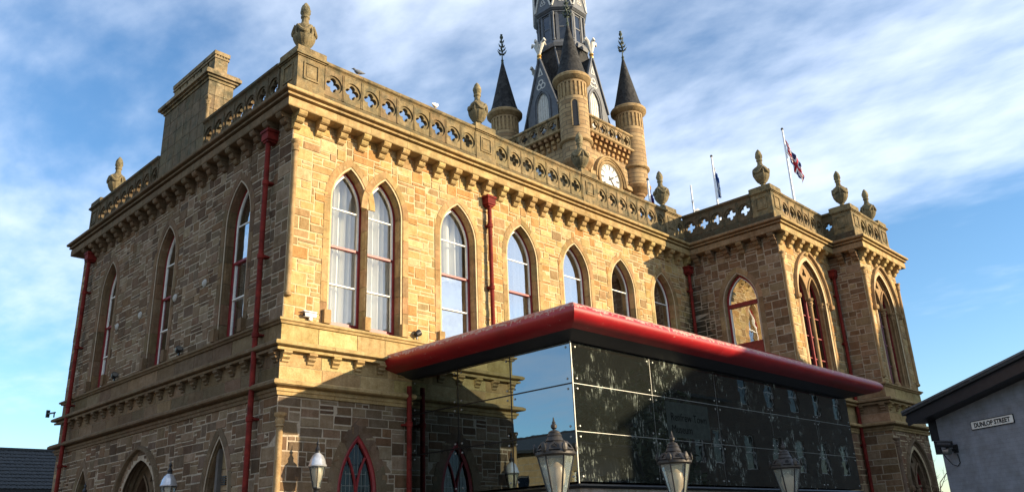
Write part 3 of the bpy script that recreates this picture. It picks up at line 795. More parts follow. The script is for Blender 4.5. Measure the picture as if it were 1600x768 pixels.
def urn_meshes():
    body = [(0.19, 0.0), (0.19, 0.05), (0.12, 0.08), (0.085, 0.14), (0.085, 0.19), (0.125, 0.205), (0.13, 0.225), (0.185, 0.28), (0.24, 0.37), (0.275, 0.45), (0.285, 0.50), (0.262, 0.54), (0.28, 0.60), (0.285, 0.66), (0.26, 0.74), (0.205, 0.81), (0.14, 0.87), (0.10, 0.93), (0.088, 1.06)]
    def mod(r, z, a):
        if 0.23 < z < 0.52: return r * (1 + 0.08 * abs(math.cos(7 * a)))
        if 0.58 < z < 0.94: return r * (1 + 0.08 * math.cos(2 * a) ** 2 * math.sin(26 * z) + 0.06 * math.cos(9 * a + z * 20))
        return r
    mb = MB(); mb.lathe(body, 48, col=(0.27, 0.225, 0.135), mod=mod); b = mb.mesh('urn', M_PARA, True)
    mb = MB()
    for q in range(4):
        a = q * PI / 2 + PI / 4
        pts = []
        for k in range(9):
            t = k / 8; aa = a + (t - 0.5) * 1.3; sag = 0.74 - 0.18 * math.sin(PI * t)
            pts.append((0.295 * math.cos(aa), 0.295 * math.sin(aa), sag))
        mb.tube(pts, [0.03 + 0.028 * math.sin(PI * k / 8) for k in range(9)], 7, (0.27, 0.225, 0.135))
        a2 = q * PI / 2
        mb.tube([(0.17 * math.cos(a2), 0.17 * math.sin(a2), 0.82), (0.26 * math.cos(a2), 0.26 * math.sin(a2), 0.74), (0.29 * math.cos(a2), 0.29 * math.sin(a2), 0.60), (0.26 * math.cos(a2), 0.26 * math.sin(a2), 0.42)], [0.03, 0.045, 0.04, 0.02], 7, (0.25, 0.21, 0.13))
    g = mb.mesh('garland', M_PARA, True)
    fin = [(0.088, 1.04), (0.12, 1.07), (0.12, 1.11), (0.09, 1.13), (0.125, 1.19), (0.135, 1.26), (0.12, 1.34), (0.09, 1.42), (0.05, 1.48), (0.015, 1.52)]
    mb = MB(); mb.lathe(fin, 24, col=(0.30, 0.26, 0.16), mod=lambda r, z, a: r * (1 + (0.12 * math.cos(6 * a + 25 * z) if z > 1.13 else 0)))
    f = mb.mesh('flame', M_PARA, True)
    return b, g, f
URN = urn_meshes()
def urn(x, y, z=12.70, s=1.0, rot=0.0):
    o = link('urn', URN[0], HALL, T((x, y, z)) @ Matrix.Rotation(rot, 4, 'Z') @ Matrix.Diagonal((0.9 * s, 0.9 * s, s, 1)))
    link('garland', URN[1], o); link('flame', URN[2], o)
# main front: pier 0-0.75 | 9 | 5.7-6.45 | 7 | 10.35-11.1 | 7 | 15.0-15.75
pier(FRM, 0.0, 0.75, 0, C_PARA); parapet_run(FRM, 0.75, 9, 0.55, C_PARA)
pier(FRM, 5.70, 6.45, 0, C_PARA, 0.5); parapet_run(FRM, 6.45, 7, 0.557, C_PARA)
pier(FRM, 10.35, 11.10, 0, C_PARA, 0.5); parapet_run(FRM, 11.10, 7, 0.557, C_PARA)
pier(FRM, 15.0, 15.75, 0, C_PARA, 0.5); parapet_run(FRM, 15.75, 1, 0.45, C_PARA)
# side: corner pier face, 7 panels, chimney 4.6-7.4, 8 panels, far pier
parapet_run(SID, SL - 4.60, 7, 0.55, C_PARASIDE)
parapet_run(SID, 0.75, 8, (SL - 7.40 - 0.75) / 8, C_PARASIDE)
pier(SID, 0.0, 0.75, 0, C_PARASIDE)
# pavilions
parapet_run(P1L, 0.0, 5, 0.55, C_PARASIDE)
pier(P1F, 0.0, 0.75, 0, C_PARA); parapet_run(P1F, 0.75, 6, 3.25 / 6, C_PARA)
parapet_run(P2L, 0.0, 1, 0.40, C_PARASIDE)
pier(P2F, 0.0, 0.75, 0, C_PARA); parapet_run(P2F, 0.75, 3, 1.9 / 3, C_PARA)
pier(P2F, 2.65, 3.40, 0, C_PARA)
mb = MB(); mb.box(0.75, SL + 4.6, 0.0, 0.15, 11.66, 12.38, C_PARA); mb.build('rear_parapet', M_PARA, HALL, P2R)
mb = MB(); mb.box(0.0, 22.85, 0.0, 0.15, 11.66, 12.38, C_PARA); mb.build('rear_parapet', M_PARA, HALL, BCK)
# copings between the piers
def coping(fr_, ua, ub, col, seed): course(fr_, ub, PR_COPE, 0, 0, 'coping_stone', M_PARA, col, HALL, 1.3, seed, 0.005, u0=ua)
for j, (a, b) in enumerate(((0.752, 5.698), (6.452, 10.348), (11.102, 14.998), (15.752, 16.1))): coping(FRM, a, b, C_PARA, 200 + j)
coping(SID, SL - 4.6, SL - 0.80, C_PARASIDE, 210); coping(SID, 0.752, SL - 7.4, C_PARASIDE, 211)
coping(P1L, 0.0, 2.748, C_PARASIDE, 212); coping(P1F, 0.752, 4.0, C_PARA, 213); coping(P2L, 0.0, 0.36, C_PARASIDE, 214); coping(P2F, 0.752, 2.648, C_PARA, 215)
coping(P2R, 0.8, SL + 4.6, C_PARA, 216); coping(BCK, 0, 22.8, C_PARA, 217)
for (x, y, rz) in ((0.37, 0.36, 0.2), (6.07, 0.26, 0.5), (10.72, 0.26, 1.0), (15.37, 0.26, 0.1), (16.57, -3.13, 0.7), (20.57, -4.23, 0.4), (23.22, -4.23, 1.1), (0.37, 11.75, 0.3)): urn(x, y, 12.705, 1.0, rz)

# roof and floor slabs that close the building
mb = MB(); mb.plate([(0.2, 0.2), (16.4, 0.2), (16.4, -3.3), (20.4, -3.3), (20.4, -4.4), (23.4, -4.4), (23.4, 12.4), (0.2, 12.4)], [], 0, 0.2)
me = mb.mesh('roof', M_LEAD)
link('roof', me, HALL, T((0, 0, 11.2)) @ Matrix.Rotation(-PI / 2, 4, 'X') @ Matrix.Scale(1, 4)) if False else None
mb = MB()
for (x0, x1, y0, y1) in ((0.2, 23.4, 0.2, 12.4), (16.4, 23.4, -3.3, 0.2), (20.4, 23.4, -4.4, -3.3)): mb.box(x0, x1, y0, y1, 11.1, 11.3)
mb.build('roof', M_LEAD, HALL)
mb = MB()
for (x0, x1, y0, y1) in ((0.1, 23.4, 0.1, 12.4), (16.4, 23.4, -3.3, 0.1), (20.4, 23.4, -4.4, -3.3)): mb.box(x0, x1, y0, y1, 5.0, 5.2)
mb.build('floor', M_DARKROOM, HALL)
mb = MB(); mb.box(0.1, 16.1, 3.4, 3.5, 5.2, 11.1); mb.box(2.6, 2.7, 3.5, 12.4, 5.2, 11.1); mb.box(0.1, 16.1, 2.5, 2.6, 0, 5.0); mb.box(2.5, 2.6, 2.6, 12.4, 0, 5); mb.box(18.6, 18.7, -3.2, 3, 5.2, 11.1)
mb.build('inner_wall', M_DARKROOM, HALL)

# windows ---------------------------------------------------------------
def win_part(root, name, mb, mat, smooth=False, recalc=True): return mb.build(name, mat, root, None, smooth, recalc)
SEC_SUR = [(0.235, -0.02), (0.235, 0.014), (0.075, 0.014), (0.0, -0.065), (0.0, -0.34), (0.03, -0.34), (0.03, -0.10), (0.09, -0.02)]
def surround(fr_, A, root, col, seed, sec=SEC_SUR, nj=6, nv=3, jk=0.26, inner_only=()):
    r = random.Random(seed)
    if -1 in inner_only: sec = [(w, d + 0.006) for w, d in sec]
    for side in (1, -1):
        s_ = sec
        if side in inner_only: s_ = [(min(w, 0.042), d) for w, d in sec]; s_ = [(0.042, -0.02), (0.042, 0.012), (0.03, 0.012), (0.0, -0.03), (0.0, -0.34), (0.03, -0.34)]
        cuts = [k / nj + (r.uniform(-0.03, 0.03) if 0 < k < nj else 0) for k in range(nj + 1)]
        for k in range(nj):
            mb = MB(); g = 0.0016
            A.sweep(mb, side, cuts[k] + g, cuts[k + 1] - g, 1, s_, jit(col, jk, r))
            win_part(root, 'jamb_stone', mb, M_DRESS)
        for k in range(nv):
            mb = MB(); a, b = 1 + k / nv + 0.003, 1 + (k + 1) / nv - (0.003 if k < nv - 1 else 0)
            A.sweep(mb, side, a, b, 4, sec, jit(col, jk, r))
            win_part(root, 'voussoir', mb, M_DRESS)
def sash_window(fr_, A, col, seed, curtain=0, lower_curtain=True, inner_only=(), name='window'):
    root = empty(name, fr_.copy(), HALL)
    surround(fr_, A, root, col, seed, inner_only=inner_only)
    zb = A.z0 + 0.02
    D0 = -0.27
    mb = MB()
    A.run(mb, [(0.005, D0 + 0.05), (-0.05, D0 + 0.05), (-0.05, D0 - 0.05), (0.005, D0 - 0.05)], 0.0)
    mb.box(A.uc - A.h, A.uc + A.h, -(D0 + 0.07), -(D0 - 0.05), zb, zb + 0.06)
    win_part(root, 'frame', mb, M_RED)
    zm = A.z0 + (A.apex() - A.z0) * 0.50
    t_m = (zm - A.z0) / (A.zs - A.z0)
    mb = MB()   # upper sash, cream, following the arch
    A.run(mb, [(-0.05, D0 + 0.035), (-0.088, D0 + 0.035), (-0.088, D0 - 0.02), (-0.05, D0 - 0.02)], t_m)
    win_part(root, 'upper_sash', mb, M_WHITE)
    mb = MB()   # lower sash
    for sd_ in (1, -1): A.sweep(mb, sd_, 0.02, t_m, 1, [(-0.05, D0 + 0.005), (-0.078, D0 + 0.005), (-0.078, D0 - 0.045), (-0.05, D0 - 0.045)])
    win_part(root, 'lower_sash', mb, M_WHITE)
    mb = MB(); mb.box(A.uc - A.h + 0.05, A.uc + A.h - 0.05, -(D0 + 0.04), -(D0 - 0.04), zm - 0.025, zm + 0.03)
    win_part(root, 'meeting_rail', mb, M_RED)
    mb = MB(); mb.box(A.uc - A.h + 0.05, A.uc + A.h - 0.05, -(D0 + 0.03), -(D0 - 0.04), zb + 0.06, zb + 0.13)
    win_part(root, 'bottom_rail', mb, M_RED)
    zu = A.z0 + (A.apex() - A.z0) * 0.745; zl = A.z0 + (A.apex() - A.z0) * 0.265
    for z_ in (zu, zl):
        mb = MB(); mb.box(A.uc - A.h + 0.085, A.uc + A.h - 0.085, -(D0 + 0.03), -(D0 - 0.02), z_ - 0.014, z_ + 0.014)
        win_part(root, 'glazing_bar', mb, M_WHITE)
    pol = A.poly(-0.07, 10); rp = random.Random(seed * 3)
    for za, zc_, dd in ((zb + 0.10, zl, -0.02), (zl, zm, -0.02), (zm, zu, 0.01), (zu, A.apex(), 0.01)):
        p = clip_z(pol, za, zc_)
        if len(p) < 3: continue
        mb = MB(); mb.plate([(q[0] - A.uc, q[1]) for q in p], [], 0.002, -0.002)
        mb.build('pane', G_CURT if curtain == 1 and (lower_curtain or za > zm - 0.01) else G_WIN, root, T((A.uc, -(D0 + dd), 0)) @ Matrix.Rotation(math.radians(rp.uniform(-1.3, 1.3)), 4, 'Z'))
    if curtain:
        r = random.Random(seed + 5)
        spans = ((-1.0, 1.0),) if curtain == 1 else ((-1.0, -0.15), (0.25, 1.0))
        za = A.z0 + 0.05 if lower_curtain else zm - 0.05
        for (a, b) in spans:
            mb = MB(); n = 48; ph = r.uniform(0, 6)
            x0, x1 = A.uc + a * (A.h + 0.05), A.uc + b * (A.h + 0.05)
            row = []
            for k in range(n + 1):
                t = k / n
                row.append((x0 + (x1 - x0) * t, 0.54 + 0.075 * math.sin(t * 24 * (b - a) / 1.2 + ph) + 0.03 * math.sin(t * 57 + ph)))
            for k in range(n):
                (xa, ya), (xb, yb) = row[k], row[k + 1]
                mb.face([(xa, ya, za), (xb, yb, za), (xb, yb, A.apex() + 0.1), (xa, ya, A.apex() + 0.1)])
            win_part(root, 'curtain', mb, M_CURTAIN, True, False)
    # square stops standing on the sill at the foot of each jamb
    for sd_ in (1, -1):
        if sd_ in inner_only: continue
        mb = MB(); x = A.uc + sd_ * (A.h + 0.09)
        mb.box(x - 0.085, x + 0.085, -0.10, 0.02, A.z0 - 0.004, A.z0 + 0.30, jit(col, 0.1))
        win_part(root, 'stop_block', mb, M_DRESS)
    return root
CW = (0.44, 0.30, 0.145)
sash_window(FRM, W_FRONT[0], CW, 301, 1, inner_only=(1,))
sash_window(FRM, W_FRONT[1], CW, 302, 1, inner_only=(-1,))
sash_window(FRM, W_FRONT[2], CW, 303, 1, False)
for i, cu_ in ((3, 2), (4, 2), (5, 0), (6, 0)): sash_window(FRM, W_FRONT[i], CW, 301 + i, cu_)
mbx = MB(); mbx.box(2.02, 2.17, -0.10, 0.02, ZS - 0.004, ZS + 0.30, CW); mbx.build('stop_block', M_DRESS, HALL, FRM)
for i, A in enumerate(W_SIDE): sash_window(SID, A, (0.19, 0.122, 0.072), 320 + i, 2 if i == 0 else 0)
# pavilion side window: red frame with deep transom
def pavilion_window(fr_, A, col, seed):
    root = empty('window', fr_.copy(), HALL)
    surround(fr_, A, root, col, seed)
    D0 = -0.22
    mb = MB(); A.run(mb, [(0.005, D0 + 0.06), (-0.07, D0 + 0.06), (-0.07, D0 - 0.05), (0.005, D0 - 0.05)])
    win_part(root, 'frame', mb, M_RED)
    for z_, h_ in ((8.80, 0.14), (7.20, 0.55)):
        mb = MB(); mb.box(A.uc - A.h + 0.07, A.uc + A.h - 0.07, -(D0 + 0.07), -(D0 - 0.05), z_ - h_ / 2, z_ + h_ / 2); mb.box(A.uc - A.h + 0.07, A.uc + A.h - 0.07, -(D0 + 0.085), -(D0 + 0.071), z_ + h_ / 2 - 0.06, z_ + h_ / 2 - 0.01)
        win_part(root, 'transom', mb, M_RED)
    mb = MB(); A.run(mb, [(-0.07, D0 + 0.04), (-0.10, D0 + 0.04), (-0.10, D0 - 0.03), (-0.07, D0 - 0.03)]); win_part(root, 'sash', mb, M_WHITE)
    pol = A.poly(-0.08)
    for za, zb in ((A.z0 + 0.02, 6.93), (7.48, 8.73), (8.87, A.apex())):
        mb = MB(); mb.plate(clip_z(pol, za, zb), [], D0, D0 - 0.004); win_part(root, 'pane', mb, G_WIN)
pavilion_window(P1L, W_P1L[0], C_PAV, 340)

def column(mb, x, y, z0, z1, r, col):
    """shaft with moulded base and carved capital"""
    h = z1 - z0
    prof = [(r * 2.0, 0), (r * 2.0, 0.06), (r * 1.7, 0.08), (r * 1.85, 0.11), (r * 1.3, 0.15), (r, 0.18), (r, h - 0.27), (r * 1.35, h - 0.25), (r * 1.1, h - 0.22), (r * 1.5, h - 0.16), (r * 1.2, h - 0.11), (r * 2.0, h - 0.06), (r * 2.0, h)]
    mb.lathe(prof, 12, x, y, z0, col, mod=lambda rr, z, a: rr * (1 + (0.14 * math.cos(5 * a + z * 30) if h - 0.26 < z < h - 0.05 else 0)))
def traceried(fr_, A, col, seed, name, glass=True, orders=2, sill=True, door=False):
    """deep two-light opening: moulded orders, centre shaft, twin sub-arches, spandrel with a pierced panel"""
    root = empty(name, fr_.copy(), HALL)
    r = random.Random(seed)
    # hood mould
    mb = MB(); w0 = 0.27
    A.run(mb, [(w0 - 0.02, -0.01), (w0 - 0.02, 0.05), (w0 + 0.01, 0.10), (w0 + 0.07, 0.11), (w0 + 0.09, 0.06), (w0 + 0.09, -0.01)], 0.97, 14, jit(col, 0.08))
    win_part(root, 'hood_mould', mb, M_DRESS, True)
    for sd_ in (1, -1):
        mb = MB(); p = A.pt(sd_, 0.96, w0 + 0.035)
        mb.lathe([(0.03, -0.11), (0.08, -0.09), (0.10, -0.02), (0.09, 0.05), (0.05, 0.08)], 12, p[0], -0.07, p[1], jit(col, 0.1), mod=lambda rr, z, a: rr * (1 + 0.15 * math.cos(5 * a)))
        win_part(root, 'label_stop', mb, M_DRESS, True)
    # stepped orders with roll mouldings
    def rollsec(w, d, rr, n=7):
        return [(w + rr * math.cos(PI * 1.5 * k / n + PI * 0.25 - 0.4), d + rr * math.sin(PI * 1.5 * k / n + PI * 0.25 - 0.4)) for k in range(n)]
    nst = orders + 1; stp = 0.065 if glass else 0.11
    for k in range(nst):
        wa = 0.25 - 0.25 * k / nst; wb = 0.25 - 0.25 * (k + 1) / nst
        da = 0.012 - stp * k; db = da - stp
        mb = MB()
        A.run(mb, [(wa, da), (wb + 0.03, da), (wb, da - 0.03), (wb, db - (0.25 if k == nst - 1 else 0.0)), (wa, db - (0.25 if k == nst - 1 else 0.0))], 0.0, 14, jit(col, 0.08, r))
        win_part(root, 'arch_order', mb, M_DRESS)
        mb = MB(); A.run(mb, rollsec(wb + 0.005, da - stp * 0.5, 0.036), 1.0, 14, jit(col, 0.08, r)); win_part(root, 'roll_moulding', mb, M_DRESS, True)
        for sd_ in (1, -1):
            mb = MB(); p = A.pt(sd_, 1, wb - 0.005); column(mb, p[0], -(da - stp * 0.5), A.z0, A.zs + 0.02, 0.042, jit(col, 0.1, r))
            win_part(root, 'shaft', mb, M_DRESS, True)
    D = -0.17 if glass else -0.36
    mb = MB(); column(mb, A.uc, -(D + 0.04), A.z0, A.zs + 0.02, 0.062, jit(col, 0.05, r)); win_part(root, 'centre_shaft', mb, M_DRESS, True)
    hs = A.h / 2 - 0.045
    subs = [Arch(A.uc + s * (A.h / 2), hs, A.z0, A.zs, hs * 2.35) for s in (1, -1)]
    # spandrel plate
    outer = [p for p in A.poly(0.01, 12, A.zs + 0.0)]
    outer = [(A.uc + A.h, A.zs)] + [A.pt(1, 1 + k / 12, 0.01) for k in range(1, 13)] + [A.pt(-1, 2 - k / 12, 0.01) for k in range(1, 12)] + [(A.uc - A.h, A.zs)]
    left, right = subs[1], subs[0]
    path = outer[:]
    # lower boundary: over the left light then over the right light
    low = [left.pt(-1, 1 + k / 8, 0.0) for k in range(9)] + [left.pt(1, 2 - k / 8, 0.0) for k in range(1, 9)] + [right.pt(-1, 1 + k / 8, 0.0) for k in range(9)] + [right.pt(1, 2 - k / 8, 0.0) for k in range(1, 9)]
    path += low
    mb = MB(); hr = A.h * 0.13
    hz = A.zs + (A.apex() - A.zs) * 0.70
    mb.plate(path, [[(A.uc + hr * (1 + 0.35 * math.cos(3 * a)) * math.cos(a + PI / 2), hz + hr * (1 + 0.35 * math.cos(3 * a)) * math.sin(a + PI / 2)) for a in [2 * PI * k / 18 for k in range(18)]]], D, D - 0.10, jit(col, 0.06, r))
    win_part(root, 'tracery', mb, M_DRESS)
    for s in subs:
        mb = MB(); s.run(mb, rollsec(0.02, D + 0.02, 0.035), 1.0, 10, jit(col, 0.06, r)); win_part(root, 'sub_arch', mb, M_DRESS, True)
    # glazing behind
    if glass:
        for s in subs:
            mb = MB(); s.run(mb, [(0.03, D - 0.11), (-0.04, D - 0.11), (-0.04, D - 0.17), (0.03, D - 0.17)]); 
            mb.box(s.uc - 0.02, s.uc + 0.02, -(D - 0.12), -(D - 0.16), s.z0, s.apex() - 0.05)
            for f_ in (0.28, 0.55, 0.8): mb.box(s.uc - s.h, s.uc + s.h, -(D - 0.12), -(D - 0.16), s.z0 + (s.zs - s.z0) * f_ - 0.02, s.z0 + (s.zs - s.z0) * f_ + 0.02)
            win_part(root, 'frame', mb, M_RED)
            mb = MB(); mb.plate(s.poly(0.01), [], D - 0.145, D - 0.149); win_part(root, 'pane', mb, G_LEAD)
    else:
        mb = MB(); mb.plate(A.poly(0.02), [], -0.62, -0.66, col); win_part(root, 'door_panel', mb, M_RED)
    return root
CT_ = (0.43, 0.29, 0.15)
traceried(P1F, T_P1F, CT_, 350, 'traceried_window')
traceried(P2F, T_P2F, CT_, 351, 'traceried_window')
traceried(P2F, G_P2F, (0.22, 0.16, 0.105), 352, 'traceried_window')
traceried(SID, G_DOOR, (0.17, 0.125, 0.082), 353, 'arched_doorway', glass=False, orders=4)
# ground floor red lancet with leaded glass
def red_lancet(fr_, A):
    root = empty('leaded_window', fr_.copy(), HALL)
    surround(fr_, A, root, (0.18, 0.128, 0.086), 360, [(0.26, -0.02), (0.26, 0.010), (0.02, 0.010), (0.0, -0.01), (0.0, -0.14), (0.06, -0.14)], 4, 3)
    mb = MB(); A.run(mb, [(0.004, -0.02), (-0.03, -0.01), (-0.085, -0.03), (-0.085, -0.11), (0.004, -0.11)]); win_part(root, 'frame', mb, M_RED)
    # Y tracery in red timber
    sub_h = (A.h - 0.085) / 2
    mb = MB()
    zj = A.zs - 0.12
    mb.box(A.uc - 0.03, A.uc + 0.03, 0.035, 0.10, A.z0, zj)
    for sd_ in (1, -1):
        pts = []
        for k in range(9):
            t = k / 8; R2 = A.R
            a = t * 0.62
            pts.append((A.uc + sd_ * (R2 - R2 * math.cos(a)) * 0.9, 0.065, zj + R2 * math.sin(a) * 0.98))
        pts = [p for p in pts if A.inside(p[0], p[2], -0.05)]
        mb.tube(pts, 0.03, 6)
    win_part(root, 'mullion', mb, M_RED)
    mb = MB(); mb.plate(A.poly(-0.08), [], -0.085, -0.089); win_part(root, 'pane', mb, G_LEAD)
    mb = MB(); r = random.Random(4)
    for sd_ in (1, -1):
        for k in range(4):
            x = A.uc + sd_ * (0.05 + 0.10 * k)
            top = A.zs + 1.0 - 0.27 * k
            mb.box(x - 0.004, x + 0.004, 0.078, 0.084, A.z0, top)
    for k in range(9):
        z = A.z0 + 0.2 + 0.24 * k
        hw = A.h - 0.09 if z < A.zs else max(0.05, A.h - 0.09 - (z - A.zs) * 0.35)
        mb.box(A.uc - hw, A.uc + hw, 0.0778, 0.0842, z - 0.004, z + 0.004)
    win_part(root, 'lead_came', mb, M_STEEL)
red_lancet(FRM, G_FRONT)
def blind_lancet(fr_, A, seed, infill=True):
    root = empty('lancet_recess', fr_.copy(), HALL); col = (0.18, 0.13, 0.085)
    surround(fr_, A, root, col, seed, nj=4, nv=3)
    r = random.Random(seed)
    z = A.z0; pol = A.poly(-0.004)
    while z < A.apex() - 0.05:
        h = r.uniform(0.28, 0.5); p = clip_z(pol, z + 0.006, min(z + h, A.apex()) - 0.006)
        if len(p) >= 3:
            mb = MB(); mb.plate(p, [], -0.20 if infill else -0.31, -0.34, jit((0.34, 0.26, 0.17) if infill else (0.05, 0.04, 0.035), 0.2, r)); win_part(root, 'infill_stone', mb, M_STONE)
        z += h
    if infill:
        mb = MB()
        zc_ = 3.02
        for k in range(5): mb.box(A.uc - 0.10, A.uc + 0.10, 0.165, 0.198, zc_ - 0.09 + k * 0.04, zc_ - 0.065 + k * 0.04)
        win_part(root, 'vent', mb, M_IRON)
blind_lancet(SID, G_SIDE1, 370); blind_lancet(SID, G_SIDE3, 371, False)

# corner colonettes -------------------------------------------------------
def colonette(fr_, u, z0, z1, col, r=0.058):
    mb = MB(); h = z1 - z0
    prof = [(0.01, 0), (r * 1.3, 0.03), (r * 1.5, 0.08), (r, 0.13), (r, h - 0.28), (r * 1.45, h - 0.26), (r * 1.1, h - 0.22), (r * 1.5, h - 0.15), (r * 1.2, h - 0.10), (r * 1.9, h - 0.05), (r * 1.9, h)]
    mb.lathe(prof, 14, u, -0.035, z0, col, mod=lambda rr, z, a: rr * (1 + (0.13 * math.cos(5 * a) if h - 0.24 < z < h - 0.06 else 0)))
    mb.build('colonette', M_DRESS, HALL, fr_, True)
CC = (0.42, 0.29, 0.15)
colonette(FRM, 0.07, 6.55, 10.20, CC); colonette(FRM, 0.06, 0.3, 4.14, CC, 0.065)
colonette(P1F, 0.07, 6.25, 10.22, CC); colonette(P2F, 0.07, 6.25, 10.22, CC); colonette(P2F, 0.08, 0.4, 4.25, (0.2, 0.14, 0.1), 0.065)
colonette(P2F, 3.33, 6.25, 10.22, CC)

# drainpipes ---------------------------------------------------------------
def drainpipe(fr_, u, z0, z1, hopper=True, d=0.13, brk=()):
    root = empty('drainpipe', fr_ @ T((u, 0, 0)), HALL)
    mb = MB(); mb.tube([(0, -d, z0), (0, -d, z1)], 0.058, 12); win_part(root, 'pipe', mb, M_REDPIPE, True)
    for z in [z0 + 0.5 + 1.75 * k for k in range(int((z1 - z0 - 0.6) / 1.75) + 1)]:
        mb = MB(); mb.lathe([(0.058, -0.06), (0.078, -0.05), (0.078, 0.05), (0.058, 0.06)], 12, 0, -d, z); mb.box(-0.085, 0.085, -d + 0.03, 0.0, z - 0.02, z + 0.02)
        win_part(root, 'collar', mb, M_REDPIPE)
    if hopper:
        mb = MB()
        for (w, za, zb) in ((0.10, 0.0, 0.05), (0.14, 0.05, 0.24), (0.17, 0.24, 0.30)): mb.box(-w, w, -d - w * 0.75, 0.005, z1 + za, z1 + zb - 0.001)
        win_part(root, 'hopper', mb, M_REDPIPE)
drainpipe(FRM, 6.03, 5.6, 10.15); drainpipe(FRM, 15.98, 5.6, 10.2); drainpipe(FRM, 3.20, 0.1, 4.95, False, 0.20)
drainpipe(SID, SL - 0.76, 0.1, 10.35, True, 0.17); drainpipe(SID, SL - 11.65, 0.1, 10.35, True, 0.17)
drainpipe(P1F, 3.88, 0.1, 10.0, True, 0.12)

# chimney ------------------------------------------------------------------
CH = empty('chimney', T((0.0, 4.6, 11.32)), HALL)
cst = (0.30, 0.235, 0.145)
r3 = random.Random(55)
def ch_box(nm, *b, col=cst): mbq = MB(); mbq.box(*b, jit(col, 0.12, r3)); return mbq.build(nm, M_PARA, CH)
# ashlar core in blocks: rows x columns on both faces share one core
mbq = MB(); mbq.box(0.02, 0.70, 0.02, 2.78, 0.0, 2.55, cst); mbq.build('core', M_BARK, CH)
for j in range(6):
    za, zb = j * 0.42, (j + 1) * 0.42 - 0.012
    nn = 6; off = 0.0
    for k in range(nn):
        ya, yb = 0.0 + 2.8 * k / nn, 2.8 * (k + 1) / nn - 0.022
        ch_box('ashlar_block', 0.0, 0.2, ya, yb, za, zb, col=(0.19, 0.15, 0.10))
    ch_box('ashlar_block', 0.208, 0.45, -0.0, 0.2, za, zb); ch_box('ashlar_block', 0.458, 0.72, 0.0, 0.2, za, zb)
for x_ in (0.03, 0.69):
    mbq = MB(); column(mbq, x_, 0.0, 0.3, 2.0, 0.05, cst); mbq.build('shaft', M_PARA, CH, None, True)
for (e, za, zb) in ((0.03, 2.52, 2.60), (0.09, 2.60, 2.66), (0.16, 2.66, 2.76), (0.12, 2.76, 2.82)): ch_box('cornice_stone', -e, 0.72 + e, -e, 2.8 + e, za, zb - 0.001)
for k in range(6):
    y0 = 0.10 + k * 0.445
    root_p = MB()
    root_p.box(0.16, 0.54, y0, y0 + 0.36, 2.82, 3.34, jit(cst, 0.1, r3)); root_p.box(0.13, 0.57, y0 - 0.03, y0 + 0.39, 3.34, 3.40, cst)
    for q in range(5): root_p.box(0.15 + 0.083 * q, 0.19 + 0.083 * q, y0 - 0.02, y0 + 0.38, 3.40, 3.44, cst)
    root_p.box(0.12, 0.58, y0 - 0.04, y0 + 0.40, 3.441, 3.56, jit(cst, 0.1, r3))
    root_p.build('chimney_pot', M_PARA, CH)

# small fixtures on the side wall
for y in (3.70, 5.31, 7.44, 9.02):
    mb = MB(); mb.lathe([(0.10, 0), (0.10, 0.02), (0.06, 0.05), (0.025, 0.06)], 14)
    mb.build('wall_tie_plate', M_PLATE, HALL, SID @ T((SL - y, -0.005, 7.74)) @ Matrix.Rotation(PI / 2, 4, 'X'))
exec_lights = []
def floodlight(fr_, u, z, label):
    root = empty('floodlight', fr_ @ T((u, -0.08, z)))
    tag(root, label, 'floodlight')
    mb = MB(); mb.box(-0.02, 0.02, -0.02, 0.02, 0, 0.10); win_part(root, 'bracket', mb, M_IRON)
    mb = MB(); mb.lathe([(0.03, -0.08), (0.06, -0.06), (0.075, 0.0), (0.085, 0.07)], 12); o = mb.build('head', M_IRON, root, T((0, -0.02, 0.13)) @ Matrix.Rotation(math.radians(60), 4, 'Y'), True)
    mb = MB(); mb.lathe([(0.07, 0.071), (0.07, 0.076)], 12); mb.build('lens', M_STEEL, o)
floodlight(SID, SL - 4.61, 6.115, 'small black floodlight on sill ledge between nearer side windows')
floodlight(SID, SL - 8.55, 6.115, 'small black floodlight on sill ledge between farther side windows')
floodlight(FRM, 3.52, 6.115, 'small black floodlight on sill ledge of sunlit front above canopy')
def wall_camera(fr_, u, z):
    root = empty('security_camera', fr_ @ T((u, -0.07, z))); tag(root, 'white security camera on sill ledge near sunlit building corner', 'camera')
    mb = MB(); mb.box(-0.03, 0.03, -0.03, 0.03, 0, 0.06); win_part(root, 'base', mb, M_CAMWHITE)
    mb = MB(); mb.tube([(-0.16, -0.02, 0.10), (0.12, 0.0, 0.11)], [0.05, 0.055], 10); win_part(root, 'housing', mb, M_CAMWHITE, True)
    mb = MB(); mb.box(-0.20, 0.13, -0.06, 0.05, 0.168, 0.18); win_part(root, 'sunshield', mb, M_CAMWHITE)
    mb = MB(); mb.tube([(-0.175, -0.021, 0.0995), (-0.161, -0.02, 0.10)], 0.035, 10); win_part(root, 'lens', mb, M_BLACK)
wall_camera(FRM, 0.62, 6.118)
root = empty('security_light', SID @ T((-0.05, -0.22, 5.62))); tag(root, 'small black security light at the far end of the shaded side ledge', 'light')
mb = MB(); mb.tube([(0, 0, 0), (0, 0, 0.12)], 0.02, 6); win_part(root, 'stem', mb, M_IRON)
mb = MB(); mb.tube([(0.06, 0, 0.14), (-0.40, -0.05, 0.16)], 0.028, 6); win_part(root, 'arm', mb, M_IRON)
mb = MB(); mb.box(-0.46, -0.40, -0.10, 0.0, 0.05, 0.27); win_part(root, 'head', mb, M_IRON)

